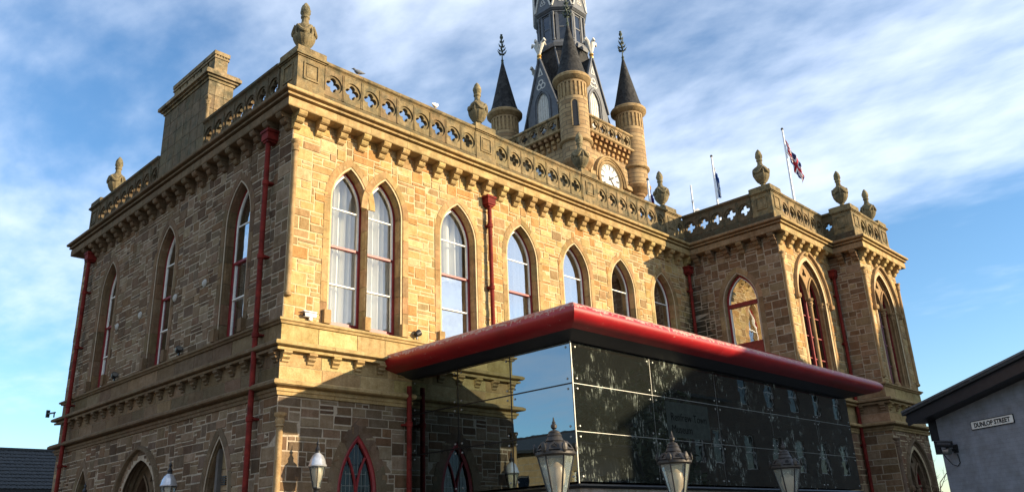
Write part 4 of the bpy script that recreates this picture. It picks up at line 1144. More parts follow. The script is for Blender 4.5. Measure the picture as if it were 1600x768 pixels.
# ------------------------------------------------------------------ clock tower
TX, TY, TS = 18.28, 6.33, 4.5
TOW = empty('clock_tower', T((TX, TY, 11.3)))
tag(TOW, 'square stone clock tower with four conical corner turrets and slated spire', 'clock tower')
TM = Matrix.Translation((-TX, -TY, -11.3))       # children below are modelled in world coordinates
def tpart(name, mb, mat, smooth=False, parent=None, mtx=None):
    return mb.build(name, mat, parent or TOW, TM if mtx is None and parent is None else mtx, smooth)
mb = MB(); mb.box(TX - 0.08, TX + TS + 0.08, TY - 0.08, TY + TS + 0.08, 11.31, 19.9)
tpart('shaft_wall', mb, M_TOWER)
TF = T((TX, TY - 0.08, 0)); TL = frame(TX - 0.08, TY + TS, (0, -1))
TR = frame(TX + TS + 0.08, TY, (0, 1)); TB = frame(TX + TS, TY + TS + 0.08, (-1, 0))
ctow = (0.45, 0.33, 0.18)
# machicolated parapet on each face
corb_m = None
mbq = MB()
for k in range(3):
    za = 18.72 + 0.22 * k
    seg(mbq, [(-0.02, za), (0.10 * (k + 1), za + 0.06), (0.10 * (k + 1) + 0.02, za + 0.20), (-0.02, za + 0.20)], -0.085, 0.085, 0, 0, jit((0.44, 0.28, 0.14), 0.15))
corb_m = mbq.mesh('corbel', M_DRESS)
tp_mesh = [panel_mesh(0.615, 0.62, jit((0.38, 0.29, 0.17), 0.1), 'parapet_panel') for _ in range(2)]
for fi, fr_ in enumerate((TF, TL, TR, TB)):
    mb = MB(); seg(mb, [(-0.1, 19.37), (0.34, 19.37), (0.40, 19.41), (0.40, 19.47), (0.36, 19.50), (-0.1, 19.50)], 0.5, TS - 0.5, 0, 0, ctow); tpart('ledge', mb, M_DRESS, mtx=TM @ fr_)
    mb = MB(); seg(mb, [(0.14, 20.14), (0.36, 20.14), (0.42, 20.18), (0.42, 20.25), (0.38, 20.29), (0.14, 20.29)], 0.5, TS - 0.5, 0, 0, ctow); tpart('coping_stone', mb, M_PARA, mtx=TM @ fr_)
    for k in range(9): link('corbel', corb_m, TOW, TM @ fr_ @ T((0.82 + k * 0.3575, 0, 0)))
    for k in range(5): link('parapet_panel', tp_mesh[k % 2], TOW, TM @ fr_ @ T((0.71 + (k + 0.5) * 0.617, -0.34, 19.51)))
    # clock with hood mould
    uc, zc_, R = 2.27, 17.50, 0.74
    H = Arch(uc, 1.02, 17.0, 17.35, 1.10)
    mb = MB(); H.run(mb, [(0.0, -0.01), (0.0, 0.10), (0.04, 0.13), (0.08, 0.10), (0.11, 0.16), (0.18, 0.18), (0.22, 0.10), (0.22, -0.01)], 0.9, 14, ctow)
    for sd_ in (1, -1):
        x0, x1 = sorted((uc + sd_ * 1.23, uc + sd_ * 1.62)); mb.box(x0, x1, -0.15, 0.01, 17.30, 17.50, ctow)
    tpart('hood_mould', mb, M_DRESS, True, mtx=TM @ fr_)
    clk = empty('clock', TM @ fr_ @ T((uc, 0, zc_)), TOW)
    rotx = Matrix.Rotation(PI / 2, 4, 'X')
    mb = MB(); mb.lathe([(R * 1.02, 0.0), (R * 1.20, 0.0), (R * 1.22, 0.08), (R * 1.10, 0.12), (R * 1.02, 0.06), (R * 1.02, 0.0)], 40, col=ctow); mb.build('surround', M_DRESS, clk, rotx, True)
    mb = MB(); mb.lathe([(R, 0.0), (R, 0.03)], 40); mb.build('dial', M_CLOCK, clk, rotx)
    mb = MB()
    for ra, rb in ((R * 0.92, R * 0.97), (R * 0.60, R * 0.635)): mb.plate(circle(0, 0, rb, 40), [circle(0, 0, ra, 40)], 0.036, 0.032)
    for k in range(12):
        a = k * PI / 6; ca, sa = math.cos(a), math.sin(a); wd = 0.036 if k % 3 else 0.055
        p = [(ca * R * 0.66 - sa * wd, sa * R * 0.66 + ca * wd), (ca * R * 0.66 + sa * wd, sa * R * 0.66 - ca * wd), (ca * R * 0.92 + sa * wd, sa * R * 0.92 - ca * wd), (ca * R * 0.92 - sa * wd, sa * R * 0.92 + ca * wd)]
        mb.plate(p, [], 0.036, 0.032)
    mb.build('numerals', M_BLACK, clk)
    for nm, ang, ln, wd in (('hour_hand', math.radians(62), R * 0.5, 0.045), ('minute_hand', math.radians(140), R * 0.86, 0.030)):
        ca, sa = math.sin(ang), math.cos(ang)
        mb = MB(); mb.plate([(-ca * 0.15 - sa * wd, -sa * 0.15 + ca * wd), (-ca * 0.15 + sa * wd, -sa * 0.15 - ca * wd), (ca * ln * 0.6 + sa * wd * 1.3, sa * ln * 0.6 - ca * wd * 1.3), (ca * ln, sa * ln), (ca * ln * 0.6 - sa * wd * 1.3, sa * ln * 0.6 + ca * wd * 1.3)], [], 0.052 if nm[0] == 'h' else 0.062, 0.044 if nm[0] == 'h' else 0.054)
        mb.build(nm, M_BLACK, clk)
# turrets
def tower_turret():
    root = empty('turret', T((0, 0, 0)), TOW)
    mb = MB()
    prof = [(0.05, 16.85), (0.20, 16.92), (0.22, 17.0), (0.30, 17.04), (0.34, 17.14), (0.42, 17.18), (0.46, 17.28), (0.54, 17.32), (0.60, 17.44), (0.68, 17.48), (0.74, 17.56), (0.76, 17.66), (0.68, 17.72)]
    mb.lathe(prof, 28, col=(0.42, 0.28, 0.15)); mb.build('corbelling', M_DRESS, root, None, True)
    mb = MB(); mb.lathe([(0.66, 17.70), (0.66, 18.55)], 28); mb.lathe([(0.69, 18.70), (0.69, 20.86)], 28); mb.lathe([(0.645, 20.87), (0.645, 21.60)], 28); mb.lathe([(0.70, 21.60), (0.70, 21.70)], 28)
    mb.build('drum', M_TOWER, root, None, True)
    mb = MB(); mb.lathe([(0.66, 18.53), (0.74, 18.56), (0.79, 18.61), (0.79, 18.66), (0.73, 18.71), (0.69, 18.73)], 28, col=ctow); mb.build('string_ring', M_DRESS, root, None, True)
    nr = 22
    mb = MB()
    for k in range(nr):
        a = 2 * PI * k / nr; b = a + 2 * PI / nr * 0.55
        v = [(0.64 * math.cos(a), 0.64 * math.sin(a)), (0.70 * math.cos(a), 0.70 * math.sin(a)), (0.70 * math.cos(b), 0.70 * math.sin(b)), (0.64 * math.cos(b), 0.64 * math.sin(b))]
        mb.add([(x, y, 20.865) for x, y in v] + [(x, y, 21.60) for x, y in v], [(0, 1, 2, 3), (4, 7, 6, 5), (0, 4, 5, 1), (1, 5, 6, 2), (2, 6, 7, 3)], ctow)
    mb.build('arcade', M_DRESS, root)
    mb = MB(); mb.lathe([(0.70, 21.70), (0.76, 21.73), (0.84, 21.80), (0.91, 21.86), (0.92, 21.98), (0.86, 22.05), (0.76, 22.09)], 28, col=ctow); mb.build('eaves_ring', M_DRESS, root, None, True)
    mb = MB(); mb.lathe([(0.80, 22.08), (0.72, 22.22), (0.62, 22.55), (0.44, 23.35), (0.22, 24.35), (0.07, 25.05), (0.05, 25.15)], 28); mb.build('cone', M_SLATE, root, None, True)
    f = MB(); f.lathe([(0.07, 25.05), (0.07, 25.15), (0.045, 25.18), (0.08, 25.24), (0.045, 25.30), (0.03, 25.40), (0.028, 26.50), (0.05, 26.56), (0.095, 26.64), (0.09, 26.72), (0.05, 26.76), (0.07, 26.84), (0.03, 26.86)], 10)
    rr = random.Random(3)
    for (z, n_, ln) in ((25.62, 5, 0.26), (25.82, 4, 0.22), (26.05, 4, 0.18), (26.35, 3, 0.14)):
        for k in range(n_):
            a = 2 * PI * k / n_ + z * 3
            f.tube([(0, 0, z), (ln * 0.6 * math.cos(a), ln * 0.6 * math.sin(a), z + 0.06), (ln * math.cos(a), ln * math.sin(a), z + 0.20)], [0.02, 0.05, 0.008], 5)
    f.build('thistle_finial', M_COPPER, root)
    return root
tt = tower_turret()
for i, (dx, dy) in enumerate(((0, 0), (TS, 0), (0, TS), (TS, TS))):
    o = tt if i == 0 else copy_tree(tt, TOW)
    o.matrix_local = T((dx, dy, -11.3))
for i in (0,):
    if i == 0:
        o = tt
        # arrow-slit window on the nearest turret, facing the street corner
        sl = empty('slit_window', Matrix.Rotation(math.radians(-46), 4, 'Z') @ T((0, -0.70, 0)), o)
        A = Arch(0, 0.13, 19.25, 20.45, 0.14); 
        mb = MB(); A.run(mb, [(0.0, -0.01), (0.0, 0.03), (0.05, 0.03), (0.05, -0.03)], 0.0, 6, (0.46, 0.35, 0.2)); mb.build('surround', M_DRESS, sl)
        mb = MB(); mb.plate(A.poly(0.0, 6), [], 0.012, 0.0); mb.build('pane', M_BLACK, sl)
# slated spire base rising from a square to an octagon
CX, CY = TX + TS / 2, TY + TS / 2
SPL = T((TS / 2, TS / 2, -11.3))
def octagon(r, z, rot=PI / 8): return [(r * math.cos(rot + k * PI / 4), r * math.sin(rot + k * PI / 4), z) for k in range(8)]
mb = MB()
h0 = 1.75; z0_, z1_ = 19.9, 25.25; ap = 1.20; rc = ap / math.cos(PI / 8)
oc = octagon(rc, z1_)
sq = [(h0, h0, z0_), (-h0, h0, z0_), (-h0, -h0, z0_), (h0, -h0, z0_)]
# octagon vertex order: k=0 at 22.5deg ... side between k and k+1
for q in range(4):
    c = sq[q]; d_ = sq[(q + 1) % 4]
    a, b = oc[(2 * q) % 8], oc[(2 * q + 1) % 8]      # vertices around the corner direction 45deg+90q
    mb.face([c, b, a])
    e = oc[(2 * q + 2) % 8]
    mb.face([c, d_, e, b])
mb.face(list(reversed(sq))); mb.face(oc)
tpart('spire_base', mb, M_SLATE, mtx=SPL)
mb = MB()
for q in range(4):
    c = sq[q]
    for v_ in (oc[(2 * q) % 8], oc[(2 * q + 1) % 8]): mb.tube([c, v_], 0.045, 6)
tpart('hip_roll', mb, M_LEAD, mtx=SPL)
def trefoil_deco(mb, z, s, y):
    for (dx, dz) in ((-0.5, 0), (0.5, 0), (0, 0.85)):
        c = circle(dx * s * 0.62, z + dz * s * 0.62, s * 0.40, 14)
        ci = circle(dx * s * 0.62, z + dz * s * 0.62, s * 0.25, 14)
        mb.plate(c, [ci], -y + 0.012 + 0.002 * dz, -y)
def lucarne():
    root = empty('lucarne', None, TOW)
    w, zb, ze, zp = 0.98, 20.0, 22.2, 24.45
    mb = MB(); A = Arch(0, 0.46, 20.35, 21.75, 0.95)
    mb.plate([(-w, zb), (w, zb), (w, 21.6), (0.0, zp), (-w, 21.6)], [A.poly(0.0, 8)], 0.0, -0.12); mb.build('gable_front', M_LEAD, root)
    mb = MB()
    mb.face([(-w, 0.12, 21.6), (0, 0.12, zp), (0, 1.3, zp), (-w, 1.5, 21.6)]); mb.face([(w, 0.12, 21.6), (0, 0.12, zp), (0, 1.3, zp), (w, 1.5, 21.6)])
    mb.face([(-w, 0.12, zb), (-w, 1.0, zb), (-w, 1.5, 21.6), (-w, 0.12, 21.6)]); mb.face([(w, 0.12, zb), (w, 1.0, zb), (w, 1.5, 21.6), (w, 0.12, 21.6)])
    mb.build('roof', M_SLATE, root, recalc=False)
    mb = MB()
    for sd_ in (1, -1): mb.tube([(sd_ * (w + 0.03), -0.04, 21.5), (sd_ * 0.02, -0.04, zp + 0.04)], 0.06, 6)
    mb.build('bargeboard', M_LEAD, root)
    mb = MB(); A.run(mb, [(0.0, 0.0), (0.0, 0.05), (0.10, 0.05), (0.12, 0.0)], 0.0, 10); A.run(mb, [(-0.07, -0.02), (-0.07, 0.0), (-0.02, 0.02), (-0.02, -0.02)], 0.0, 10)
    mb.build('arch_frame', M_LEAD, root, None, True)
    mb = MB(); mb.plate(A.poly(0.01, 8), [], -0.09, -0.10)
    for k in range(6): mb.box(-0.40 + k * 0.15, -0.36 + k * 0.15, 0.07, 0.0895, 20.36, 21.9 + (0.45 if k in (2, 3) else 0.2 if k in (1, 4) else -0.1))
    mb.build('louvre', M_PALE, root)
    mb = MB(); trefoil_deco(mb, 22.85, 0.42, -0.004)
    mb.plate([(-0.17, 23.45), (0.17, 23.45), (0, 23.95)], [[(-0.09, 23.5), (0.09, 23.5), (0, 23.77)]], 0.016, 0.002)
    mb.build('trefoil', M_PALE, root)
    mb = MB(); mb.lathe([(0.09, 24.4), (0.11, 24.46), (0.07, 24.54), (0.12, 24.58), (0.12, 24.64), (0.06, 24.66)], 10, 0, -0.02); mb.build('collar', M_GOLD, root)
    mb = MB()
    for (ax, ay) in ((0, -0.16), (0.30, 0.0), (-0.30, 0.0), (0.15, 0.16), (-0.15, 0.16)):
        pts = [(0, -0.02, 24.62), (ax * 0.35, -0.02 + ay * 0.35, 24.95), (ax * 0.75, -0.02 + ay * 0.8, 25.28), (ax * 1.35, -0.02 + ay * 1.5, 25.42), (ax * 1.6, -0.02 + ay * 1.8, 25.28)]
        mb.tube(pts, [0.05, 0.08, 0.105, 0.09, 0.04], 7)
    mb.build('plume_finial', M_PALE, root, None, True)
    return root
lu = lucarne()
for i in range(4):
    o = lu if i == 0 else copy_tree(lu, TOW)
    o.matrix_local = SPL @ Matrix.Rotation(i * PI / 2, 4, 'Z') @ T((0, -1.86, 0))
# octagonal lantern
LAN = empty('lantern_stage', SPL, TOW)
mb = MB(); rl = 1.30
def octring(mb, ra, za, rb, zb):
    mb.add(octagon(ra, za) + octagon(rb, zb), [(k, (k + 1) % 8, 8 + (k + 1) % 8, 8 + k) for k in range(8)] + [tuple(reversed(range(8))), tuple(8 + k for k in range(8))])
octring(mb, rl + 0.10, 25.22, rl + 0.16, 25.42); octring(mb, rl + 0.16, 25.422, rl + 0.05, 25.56); octring(mb, rl + 0.02, 25.562, rl + 0.02, 25.64)
mb.build('lower_cornice', M_LEAD, LAN)
mb = MB(); octring(mb, rl + 0.02, 27.36, rl + 0.02, 27.44); octring(mb, rl + 0.06, 27.441, rl + 0.17, 27.54); octring(mb, rl + 0.18, 27.541, rl + 0.18, 27.62)
mb.build('upper_cornice', M_LEAD, LAN)
mb = MB(); octring(mb, rl - 0.16, 25.6, rl - 0.16, 27.4); mb.build('core', M_BLACK, LAN)
apo = rl * math.cos(PI / 8); sidew = 2 * rl * math.sin(PI / 8)
postm = MB()
postm.lathe([(0.085, 25.642), (0.085, 25.74), (0.055, 25.78), (0.055, 27.18), (0.085, 27.22), (0.09, 27.358)], 8); postm = postm.mesh('post', M_LEAD, True)
flatm = MB()
for sd_ in (1, -1): flatm.box(sd_ * (sidew / 2 - 0.20) - 0.06, sd_ * (sidew / 2 - 0.20) + 0.06, 0.01, 0.13, 25.642, 27.358)
flatm = flatm.mesh('jamb', M_LEAD)
wfm = MB(); ww = sidew / 2 - 0.26
for (x0, x1, z0, z1) in ((-ww, -ww + 0.05, 25.642, 27.358), (ww - 0.05, ww, 25.642, 27.358), (-ww + 0.05, ww - 0.05, 25.642, 25.72), (-ww + 0.05, ww - 0.05, 27.28, 27.358), (-ww + 0.05, ww - 0.05, 26.46, 26.53)): wfm.box(x0, x1, 0.055, 0.10, z0, z1)
wfm = wfm.mesh('window_frame', M_LEAD)
wpm = MB(); wpm.box(-ww + 0.05, ww - 0.05, 0.075, 0.08, 25.72, 27.28); wpm = wpm.mesh('pane', G_LEAD)
gbm = MB(); gbm.plate([(-sidew / 2 - 0.02, 27.63), (sidew / 2 + 0.02, 27.63), (0, 29.35)], [], 0.0, -0.06)
gbm = gbm.mesh('gablet', M_LEAD)
gb2 = MB()
for sd_ in (1, -1): gb2.tube([(sd_ * (sidew / 2 + 0.03), -0.02, 27.64), (0, -0.02, 29.40)], 0.05, 6)
gb2 = gb2.mesh('bargeboard', M_PALE)
tfm = MB(); trefoil_deco(tfm, 28.0, 0.26, 0.0); tfm.plate([(-0.12, 28.42), (0.12, 28.42), (0, 28.85)], [[(-0.06, 28.47), (0.06, 28.47), (0, 28.70)]], 0.016, 0.002); tfm = tfm.mesh('trefoil', M_PALE)
grf = MB(); grf.face([(-sidew / 2, 0.06, 27.63), (0, 0.06, 29.35), (0, 0.75, 29.35)]); grf.face([(sidew / 2, 0.06, 27.63), (0, 0.06, 29.35), (0, 0.75, 29.35)]); grf = grf.mesh('gablet_roof', M_SLATE)
for k in range(8):
    Rk = Matrix.Rotation(k * PI / 4, 4, 'Z')
    v = octagon(rl - 0.02, 0)[k]; link('post', postm, LAN, T((v[0], v[1], 0)))
    link('jamb', flatm, LAN, Rk @ T((0, -apo, 0))); link('window_frame', wfm, LAN, Rk @ T((0, -apo, 0))); link('pane', wpm, LAN, Rk @ T((0, -apo, 0)))
    g = link('gablet', gbm, TOW, SPL @ Rk @ T((0, -apo - 0.15, 0)))
    link('bargeboard', gb2, g); link('trefoil', tfm, g); link('gablet_roof', grf, g)
mb = MB(); octring(mb, rl + 0.02, 27.621, 0.06, 35.0); tpart('spire', mb, M_SLATE, mtx=SPL)

# ------------------------------------------------------------------ glazed museum extension
GX, GY, GX1 = 3.4, -4.85, 16.12
EXT = empty('glass_extension', T((GX, GY, 0))); tag(EXT, 'dark glass museum extension with overhanging weathered red canopy', 'extension')
GL = T((0, 0, 0)) @ frame(0, 4.85, (0, -1)); GF = frame(0, 0, (1, 0)); GR = frame(GX1 - GX, 0, (0, 1))
ZG = [2.53, 3.44, 4.335, 5.14]
bolt = MB(); bolt.lathe([(0.022, 0), (0.022, 0.008), (0.016, 0.016)], 10); bolt = bolt.mesh('bolt', M_STEEL)
def glaze(fr_, us, mat, out=0.0):
    for i in range(len(us) - 1):
        for j in range(3):
            a, b, z0, z1 = us[i] + 0.007, us[i + 1] - 0.007, ZG[j] + 0.007, ZG[j + 1] - 0.007
            mb = MB(); mb.box(-(b - a) / 2, (b - a) / 2, -0.006, 0.006, -(z1 - z0) / 2, (z1 - z0) / 2)
            p = mb.build('glass_pane', mat, EXT, fr_ @ T(((a + b) / 2, 0, (z0 + z1) / 2)))
            for sx in (-1, 1):
                for sz in (-1, 1):
                    link('bolt', bolt, p, T((sx * ((b - a) / 2 - 0.10), -0.0061, sz * ((z1 - z0) / 2 - 0.09))) @ Matrix.Rotation(PI / 2, 4, 'X'))
glaze(GL, [0.05, 1.62, 3.22, 4.84], G_EXT_SIDE)
glaze(GF, [0.01, 2.60, 5.20, 7.80, 10.40, 12.72], G_EXT_FRONT)
glaze(GR, [0.0, 1.3], G_EXT_SIDE)
def bars(fr_, us, L):
    for u in us[1:-1]:
        mb = MB(); hw_ = 0.005 if fr_ is GF else 0.013; mb.box(u - hw_, u + hw_, -0.004 if fr_ is GF else -0.010, 0.012, ZG[0], ZG[3]); mb.build('glazing_joint', M_STEEL if fr_ is GF else M_BAR, EXT, fr_)
    for z in ZG[1:3]:
        mb = MB(); mb.box(0.0 if fr_ is GF else 0.05, L, -0.0035 if fr_ is GF else -0.0095, 0.011, z - (0.005 if fr_ is GF else 0.014), z + (0.005 if fr_ is GF else 0.014)); mb.build('glazing_joint', M_STEEL if fr_ is GF else M_BAR, EXT, fr_)
bars(GL, [0.05, 1.62, 3.22, 4.84], 4.84); bars(GF, [0.01, 2.60, 5.20, 7.80, 10.40, 12.72], 12.72)
mb = MB(); mb.box(-0.010, 0.008, -0.012, 0.010, 2.50, 5.16); mb.build('corner_post', M_STEEL, EXT)
# inner posts, floor and ceiling
for i, x in enumerate((0.35, 2.6, 5.2, 7.8, 10.4)):
    mb = MB(); mb.box(x - 0.05, x + 0.05, 0.30, 0.42, 0.13, 5.1); mb.build('inner_post', M_BAR, EXT)
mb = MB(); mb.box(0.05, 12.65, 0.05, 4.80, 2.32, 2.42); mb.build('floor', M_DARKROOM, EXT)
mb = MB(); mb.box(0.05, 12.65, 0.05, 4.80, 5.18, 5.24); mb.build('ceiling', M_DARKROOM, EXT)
# stone plinth in blocks
cpl = (0.27, 0.25, 0.22)
for (fr_, L_, ma, mz, sd_) in ((GL, 4.85, 0, 1, 1), (GF, 12.72, 1, 1, 2), (GR, 1.3, 1, 0, 3)):
    for j in range(5):
        za, zb = 0.122 + j * 0.46, 0.122 + (j + 1) * 0.46 - 0.008
        course(fr_, L_, [(-0.10, za), (0.05, za), (0.05, zb), (-0.10, zb)], ma, mz, 'plinth_stone', M_PLINTH, cpl, EXT, 0.8, 400 + sd_ * 7 + j, 0.008, jk=0.12)
    mb = MB(); seg(mb, [(-0.12, 2.42), (0.09, 2.42), (0.10, 2.46), (0.02, 2.50), (-0.12, 2.50)], 0, L_, ma, mz, cpl); mb.build('plinth_coping', M_BAR, EXT, fr_)
# canopy: rounded nose swept round the three open sides
def nose():
    p = [(-0.30, 5.75), (0.30, 5.715)]
    for (d, z) in ((0.44, 5.705), (0.55, 5.69), (0.66, 5.66), (0.75, 5.615), (0.82, 5.56), (0.855, 5.50), (0.86, 5.44), (0.835, 5.385), (0.78, 5.335), (0.70, 5.30), (0.60, 5.275), (0.45, 5.245)): p.append((d, z))
    p += [(0.44, 5.30), (-0.30, 5.30)]
    return p
NS = nose()
def canopy_sheet(fr_, ua, ub, ma, mz, shrink=1.0, nm='canopy_panel'):
    mb = MB()
    pr = [((d if d < 0.3 else 0.3 + (d - 0.3) * shrink), z) for d, z in NS]
    n = 1
    seg(mb, pr, ua, ub, ma, mz); return mb.build(nm, M_CANOPY, EXT, fr_, True)
canopy_sheet(GL, 0.0, 4.85, 0, 1)
cuts = [0.0, 4.3, 8.4, 12.72]
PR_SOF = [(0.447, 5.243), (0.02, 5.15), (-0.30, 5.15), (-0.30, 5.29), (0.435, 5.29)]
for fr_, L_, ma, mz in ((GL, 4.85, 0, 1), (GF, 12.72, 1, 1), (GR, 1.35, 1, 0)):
    mb = MB(); seg(mb, PR_SOF, 0, L_, ma, mz); mb.build('soffit', M_FASCIA_AND_SHADE, EXT, fr_)  # black material paints in the deep shade under the canopy
for i in range(3): canopy_sheet(GF, cuts[i] + (0.003 if i else 0), cuts[i + 1] - (0.003 if i < 2 else 0), 1 if i == 0 else 0, 1 if i == 2 else 0)
canopy_sheet(GR, 0.0, 1.35, 1, 0)
mb = MB(); mb.box(0.29, 12.4, 0.29, 4.84, 5.66, 5.70); mb.build('roof_sheet', M_LEAD, EXT)
mb = MB()
seg(mb, [(0.28, 5.73), (0.52, 5.715), (0.53, 5.735), (0.28, 5.75)], 6.0, 9.0, 0, 0); mb.build('flashing', M_CANOPY, EXT, GF)
# lettering on the glass
def text_mesh(body, size, mat, name, parent, mtx, align='LEFT', extr=0.001, bold=0.0):
    cu = bpy.data.curves.new(name, 'FONT'); cu.body = body; cu.size = size; cu.extrude = extr; cu.align_x = align
    cu.resolution_u = 3; cu.offset = bold
    o = bpy.data.objects.new(name + '_tmp', cu); COL.objects.link(o)
    dg = bpy.context.evaluated_depsgraph_get(); dg.update()
    me = bpy.data.meshes.new_from_object(o.evaluated_get(dg)); COL.objects.unlink(o); bpy.data.objects.remove(o)
    me.materials.clear(); me.materials.append(mat); me.name = name
    return link(name, me, parent, mtx)
rot_front = Matrix.Rotation(PI / 2, 4, 'X')
mb = MB(); mb.box(3.05, 4.75, -0.0085, -0.0065, 3.50, 4.26); mb.build('vinyl_panel', M_VINYL, EXT, GF)
text_mesh('Renfrew Town', 0.24, M_LETTER, 'lettering', EXT, GF @ T((3.20, -0.0105, 3.86)) @ rot_front)
text_mesh('Museum', 0.24, M_LETTER, 'lettering', EXT, GF @ T((3.20, -0.0105, 3.60)) @ rot_front)
# display boards inside, glimpsed through the dark glass
for (x, w_, z0, z1) in ((10.3, 0.55, 3.3, 4.5), (11.2, 0.35, 3.4, 4.6), (11.8, 0.5, 2.6, 3.6), (1.0, 0.4, 2.5, 3.8), (1.6, 0.5, 2.5, 3.5)):
    mb = MB(); mb.box(x, x + w_, 2.2, 2.25, z0, z1); mb.build('display_board', M_PALE, EXT)

# ------------------------------------------------------------------ lanterns
def lantern(parent, mtx, dome, w=0.25, h=0.46, n=6, topmat=M_IRONTOP):
    """hexagonal tapered glass lantern; origin at the bottom of the glass cage"""
    L = empty('lantern', mtx, parent)
    rb, rt = w * 0.46, w
    bot = [(rb * math.cos(2 * PI * k / n), rb * math.sin(2 * PI * k / n), 0) for k in range(n)]
    top = [(rt * math.cos(2 * PI * k / n), rt * math.sin(2 * PI * k / n), h) for k in range(n)]
    mb = MB()
    for k in range(n): mb.tube([bot[k], top[k]], 0.011, 6)
    for ring in (bot, top):
        for k in range(n): mb.tube([ring[k], ring[(k + 1) % n]], 0.013, 6)
    mb.build('cage', M_IRON, L)
    for k in range(n):
        mb = MB(); mb.face([bot[k], bot[(k + 1) % n], top[(k + 1) % n], top[k]]); mb.build('pane', G_LAMP, L, recalc=False)
    mb = MB(); mb.lathe([(0.05, 0.02), (0.05, 0.10), (0.09, 0.16), (0.115, 0.26), (0.10, 0.36), (0.03, 0.42)], 12); mb.build('lamp_globe', M_LAMPGLOBE, L, None, True)
    mb = MB()
    s = w / 0.25
    if dome:
        prof = [(rt + 0.015, h), (rt + 0.02, h + 0.02), (rt, h + 0.05), (rt * 0.9, h + 0.13), (rt * 0.66, h + 0.21), (rt * 0.36, h + 0.255), (rt * 0.3, h + 0.27)]
        mb.lathe(prof, 20); mb.build('dome', M_SILVER, L, None, True)
        mb = MB(); mb.lathe([(rt * 0.34, h + 0.26), (rt * 0.30, h + 0.31), (rt * 0.36, h + 0.33), (rt * 0.2, h + 0.37), (rt * 0.13, h + 0.41), (rt * 0.2, h + 0.43), (rt * 0.2, h + 0.46), (rt * 0.07, h + 0.49), (0.006, h + 0.58)], 12); mb.build('finial', M_IRON, L, None, True)
    else:
        prof = [(rt + 0.01, -0.01), (rt + 0.03, 0.01), (rt + 0.03, 0.045), (rt * 1.0, 0.06), (rt * 0.80, 0.12), (rt * 0.58, 0.175), (rt * 0.49, 0.205), (rt * 0.53, 0.22), (rt * 0.48, 0.24), (rt * 0.40, 0.285), (rt * 0.42, 0.30), (rt * 0.33, 0.34), (rt * 0.34, 0.355), (rt * 0.22, 0.38), (rt * 0.11, 0.39)]
        prof = [(r_, h + z_ * 0.80) for r_, z_ in prof]
        mb.lathe(prof, 24); mb.build('roof', topmat, L, None, True)
        hb = h + 0.30
        mb = MB(); mb.lathe([(rt * 0.11, hb), (rt * 0.08, hb + 0.02), (rt * 0.17, hb + 0.04), (rt * 0.18, hb + 0.07), (rt * 0.09, hb + 0.095), (rt * 0.11, hb + 0.105), (rt * 0.06, hb + 0.12), (0.007, hb + 0.17)], 12); mb.build('finial', topmat, L, None, True)
        for k in range(n):
            a = 2 * PI * k / n
            mb = MB(); mb.lathe([(0.004, -0.03), (0.035, 0.0), (0.042, 0.035), (0.028, 0.075), (0.004, 0.105)], 8, col=None)
            mb.build('crown_ornament', topmat, L, Matrix.Rotation(a, 4, 'Z') @ T((rt + 0.035, 0, h + 0.05)) @ Matrix.Diagonal((0.45, 1, 1, 1)))
        for k in range(n):
            a = 2 * PI * (k + 0.5) / n
            mb = MB(); mb.plate([(-0.07, 0), (0.07, 0), (0.06, 0.07), (0.0, 0.12), (-0.06, 0.07)], [[(-0.035, 0.02), (0.035, 0.02), (0.03, 0.055), (0, 0.085), (-0.03, 0.055)]], 0.01, -0.01)
            mb.build('crown_ornament', topmat, L, Matrix.Rotation(a + PI / 2, 4, 'Z') @ T((0, -(rt * 0.866 + 0.03), h + 0.055)) @ Matrix.Rotation(-0.5, 4, 'X'))
    return L
m_, nt_, b_ = nodemat('frosted_lamp_globe'); b_.inputs['Base Color'].default_value = (0.62, 0.5, 0.36, 1); b_.inputs['Roughness'].default_value = 0.35
M_LAMPGLOBE = m_
def street_lamp(x, y, label, rz):
    root = empty('street_lamp', T((x, y, 0.12)) @ Matrix.Rotation(rz, 4, 'Z')); tag(root, label, 'street lamp', 'street lamps before the glass extension')
    mb = MB(); mb.lathe([(0.17, 0), (0.17, 0.08), (0.13, 0.12), (0.12, 0.55), (0.09, 0.62), (0.10, 0.68), (0.06, 0.75), (0.05, 1.60), (0.065, 1.62), (0.045, 1.67), (0.04, 1.77), (0.07, 1.81), (0.05, 1.88), (0.03, 1.91)], 14); mb.build('post', M_IRON, root, None, True)
    mb = MB()
    for k in range(4):
        a = k * PI / 2; mb.tube([(0.03 * math.cos(a), 0.03 * math.sin(a), 1.82), (0.115 * math.cos(a), 0.115 * math.sin(a), 1.86), (0.115 * math.cos(a), 0.115 * math.sin(a), 1.95)], 0.012, 6)
    mb.build('cradle', M_IRON, root)
    lantern(root, T((0, 0, 1.93)), False, 0.225, 0.50)
    return root
street_lamp(-0.66, -7.86, 'old lantern street lamp nearest the corner of the glass extension', 0.15)
street_lamp(2.10, -7.78, 'middle of the three old lantern lamps before the dark glass', 0.3)
street_lamp(5.20, -8.00, 'rightmost of the three old lantern lamps, before the shaded glass', 0.05)
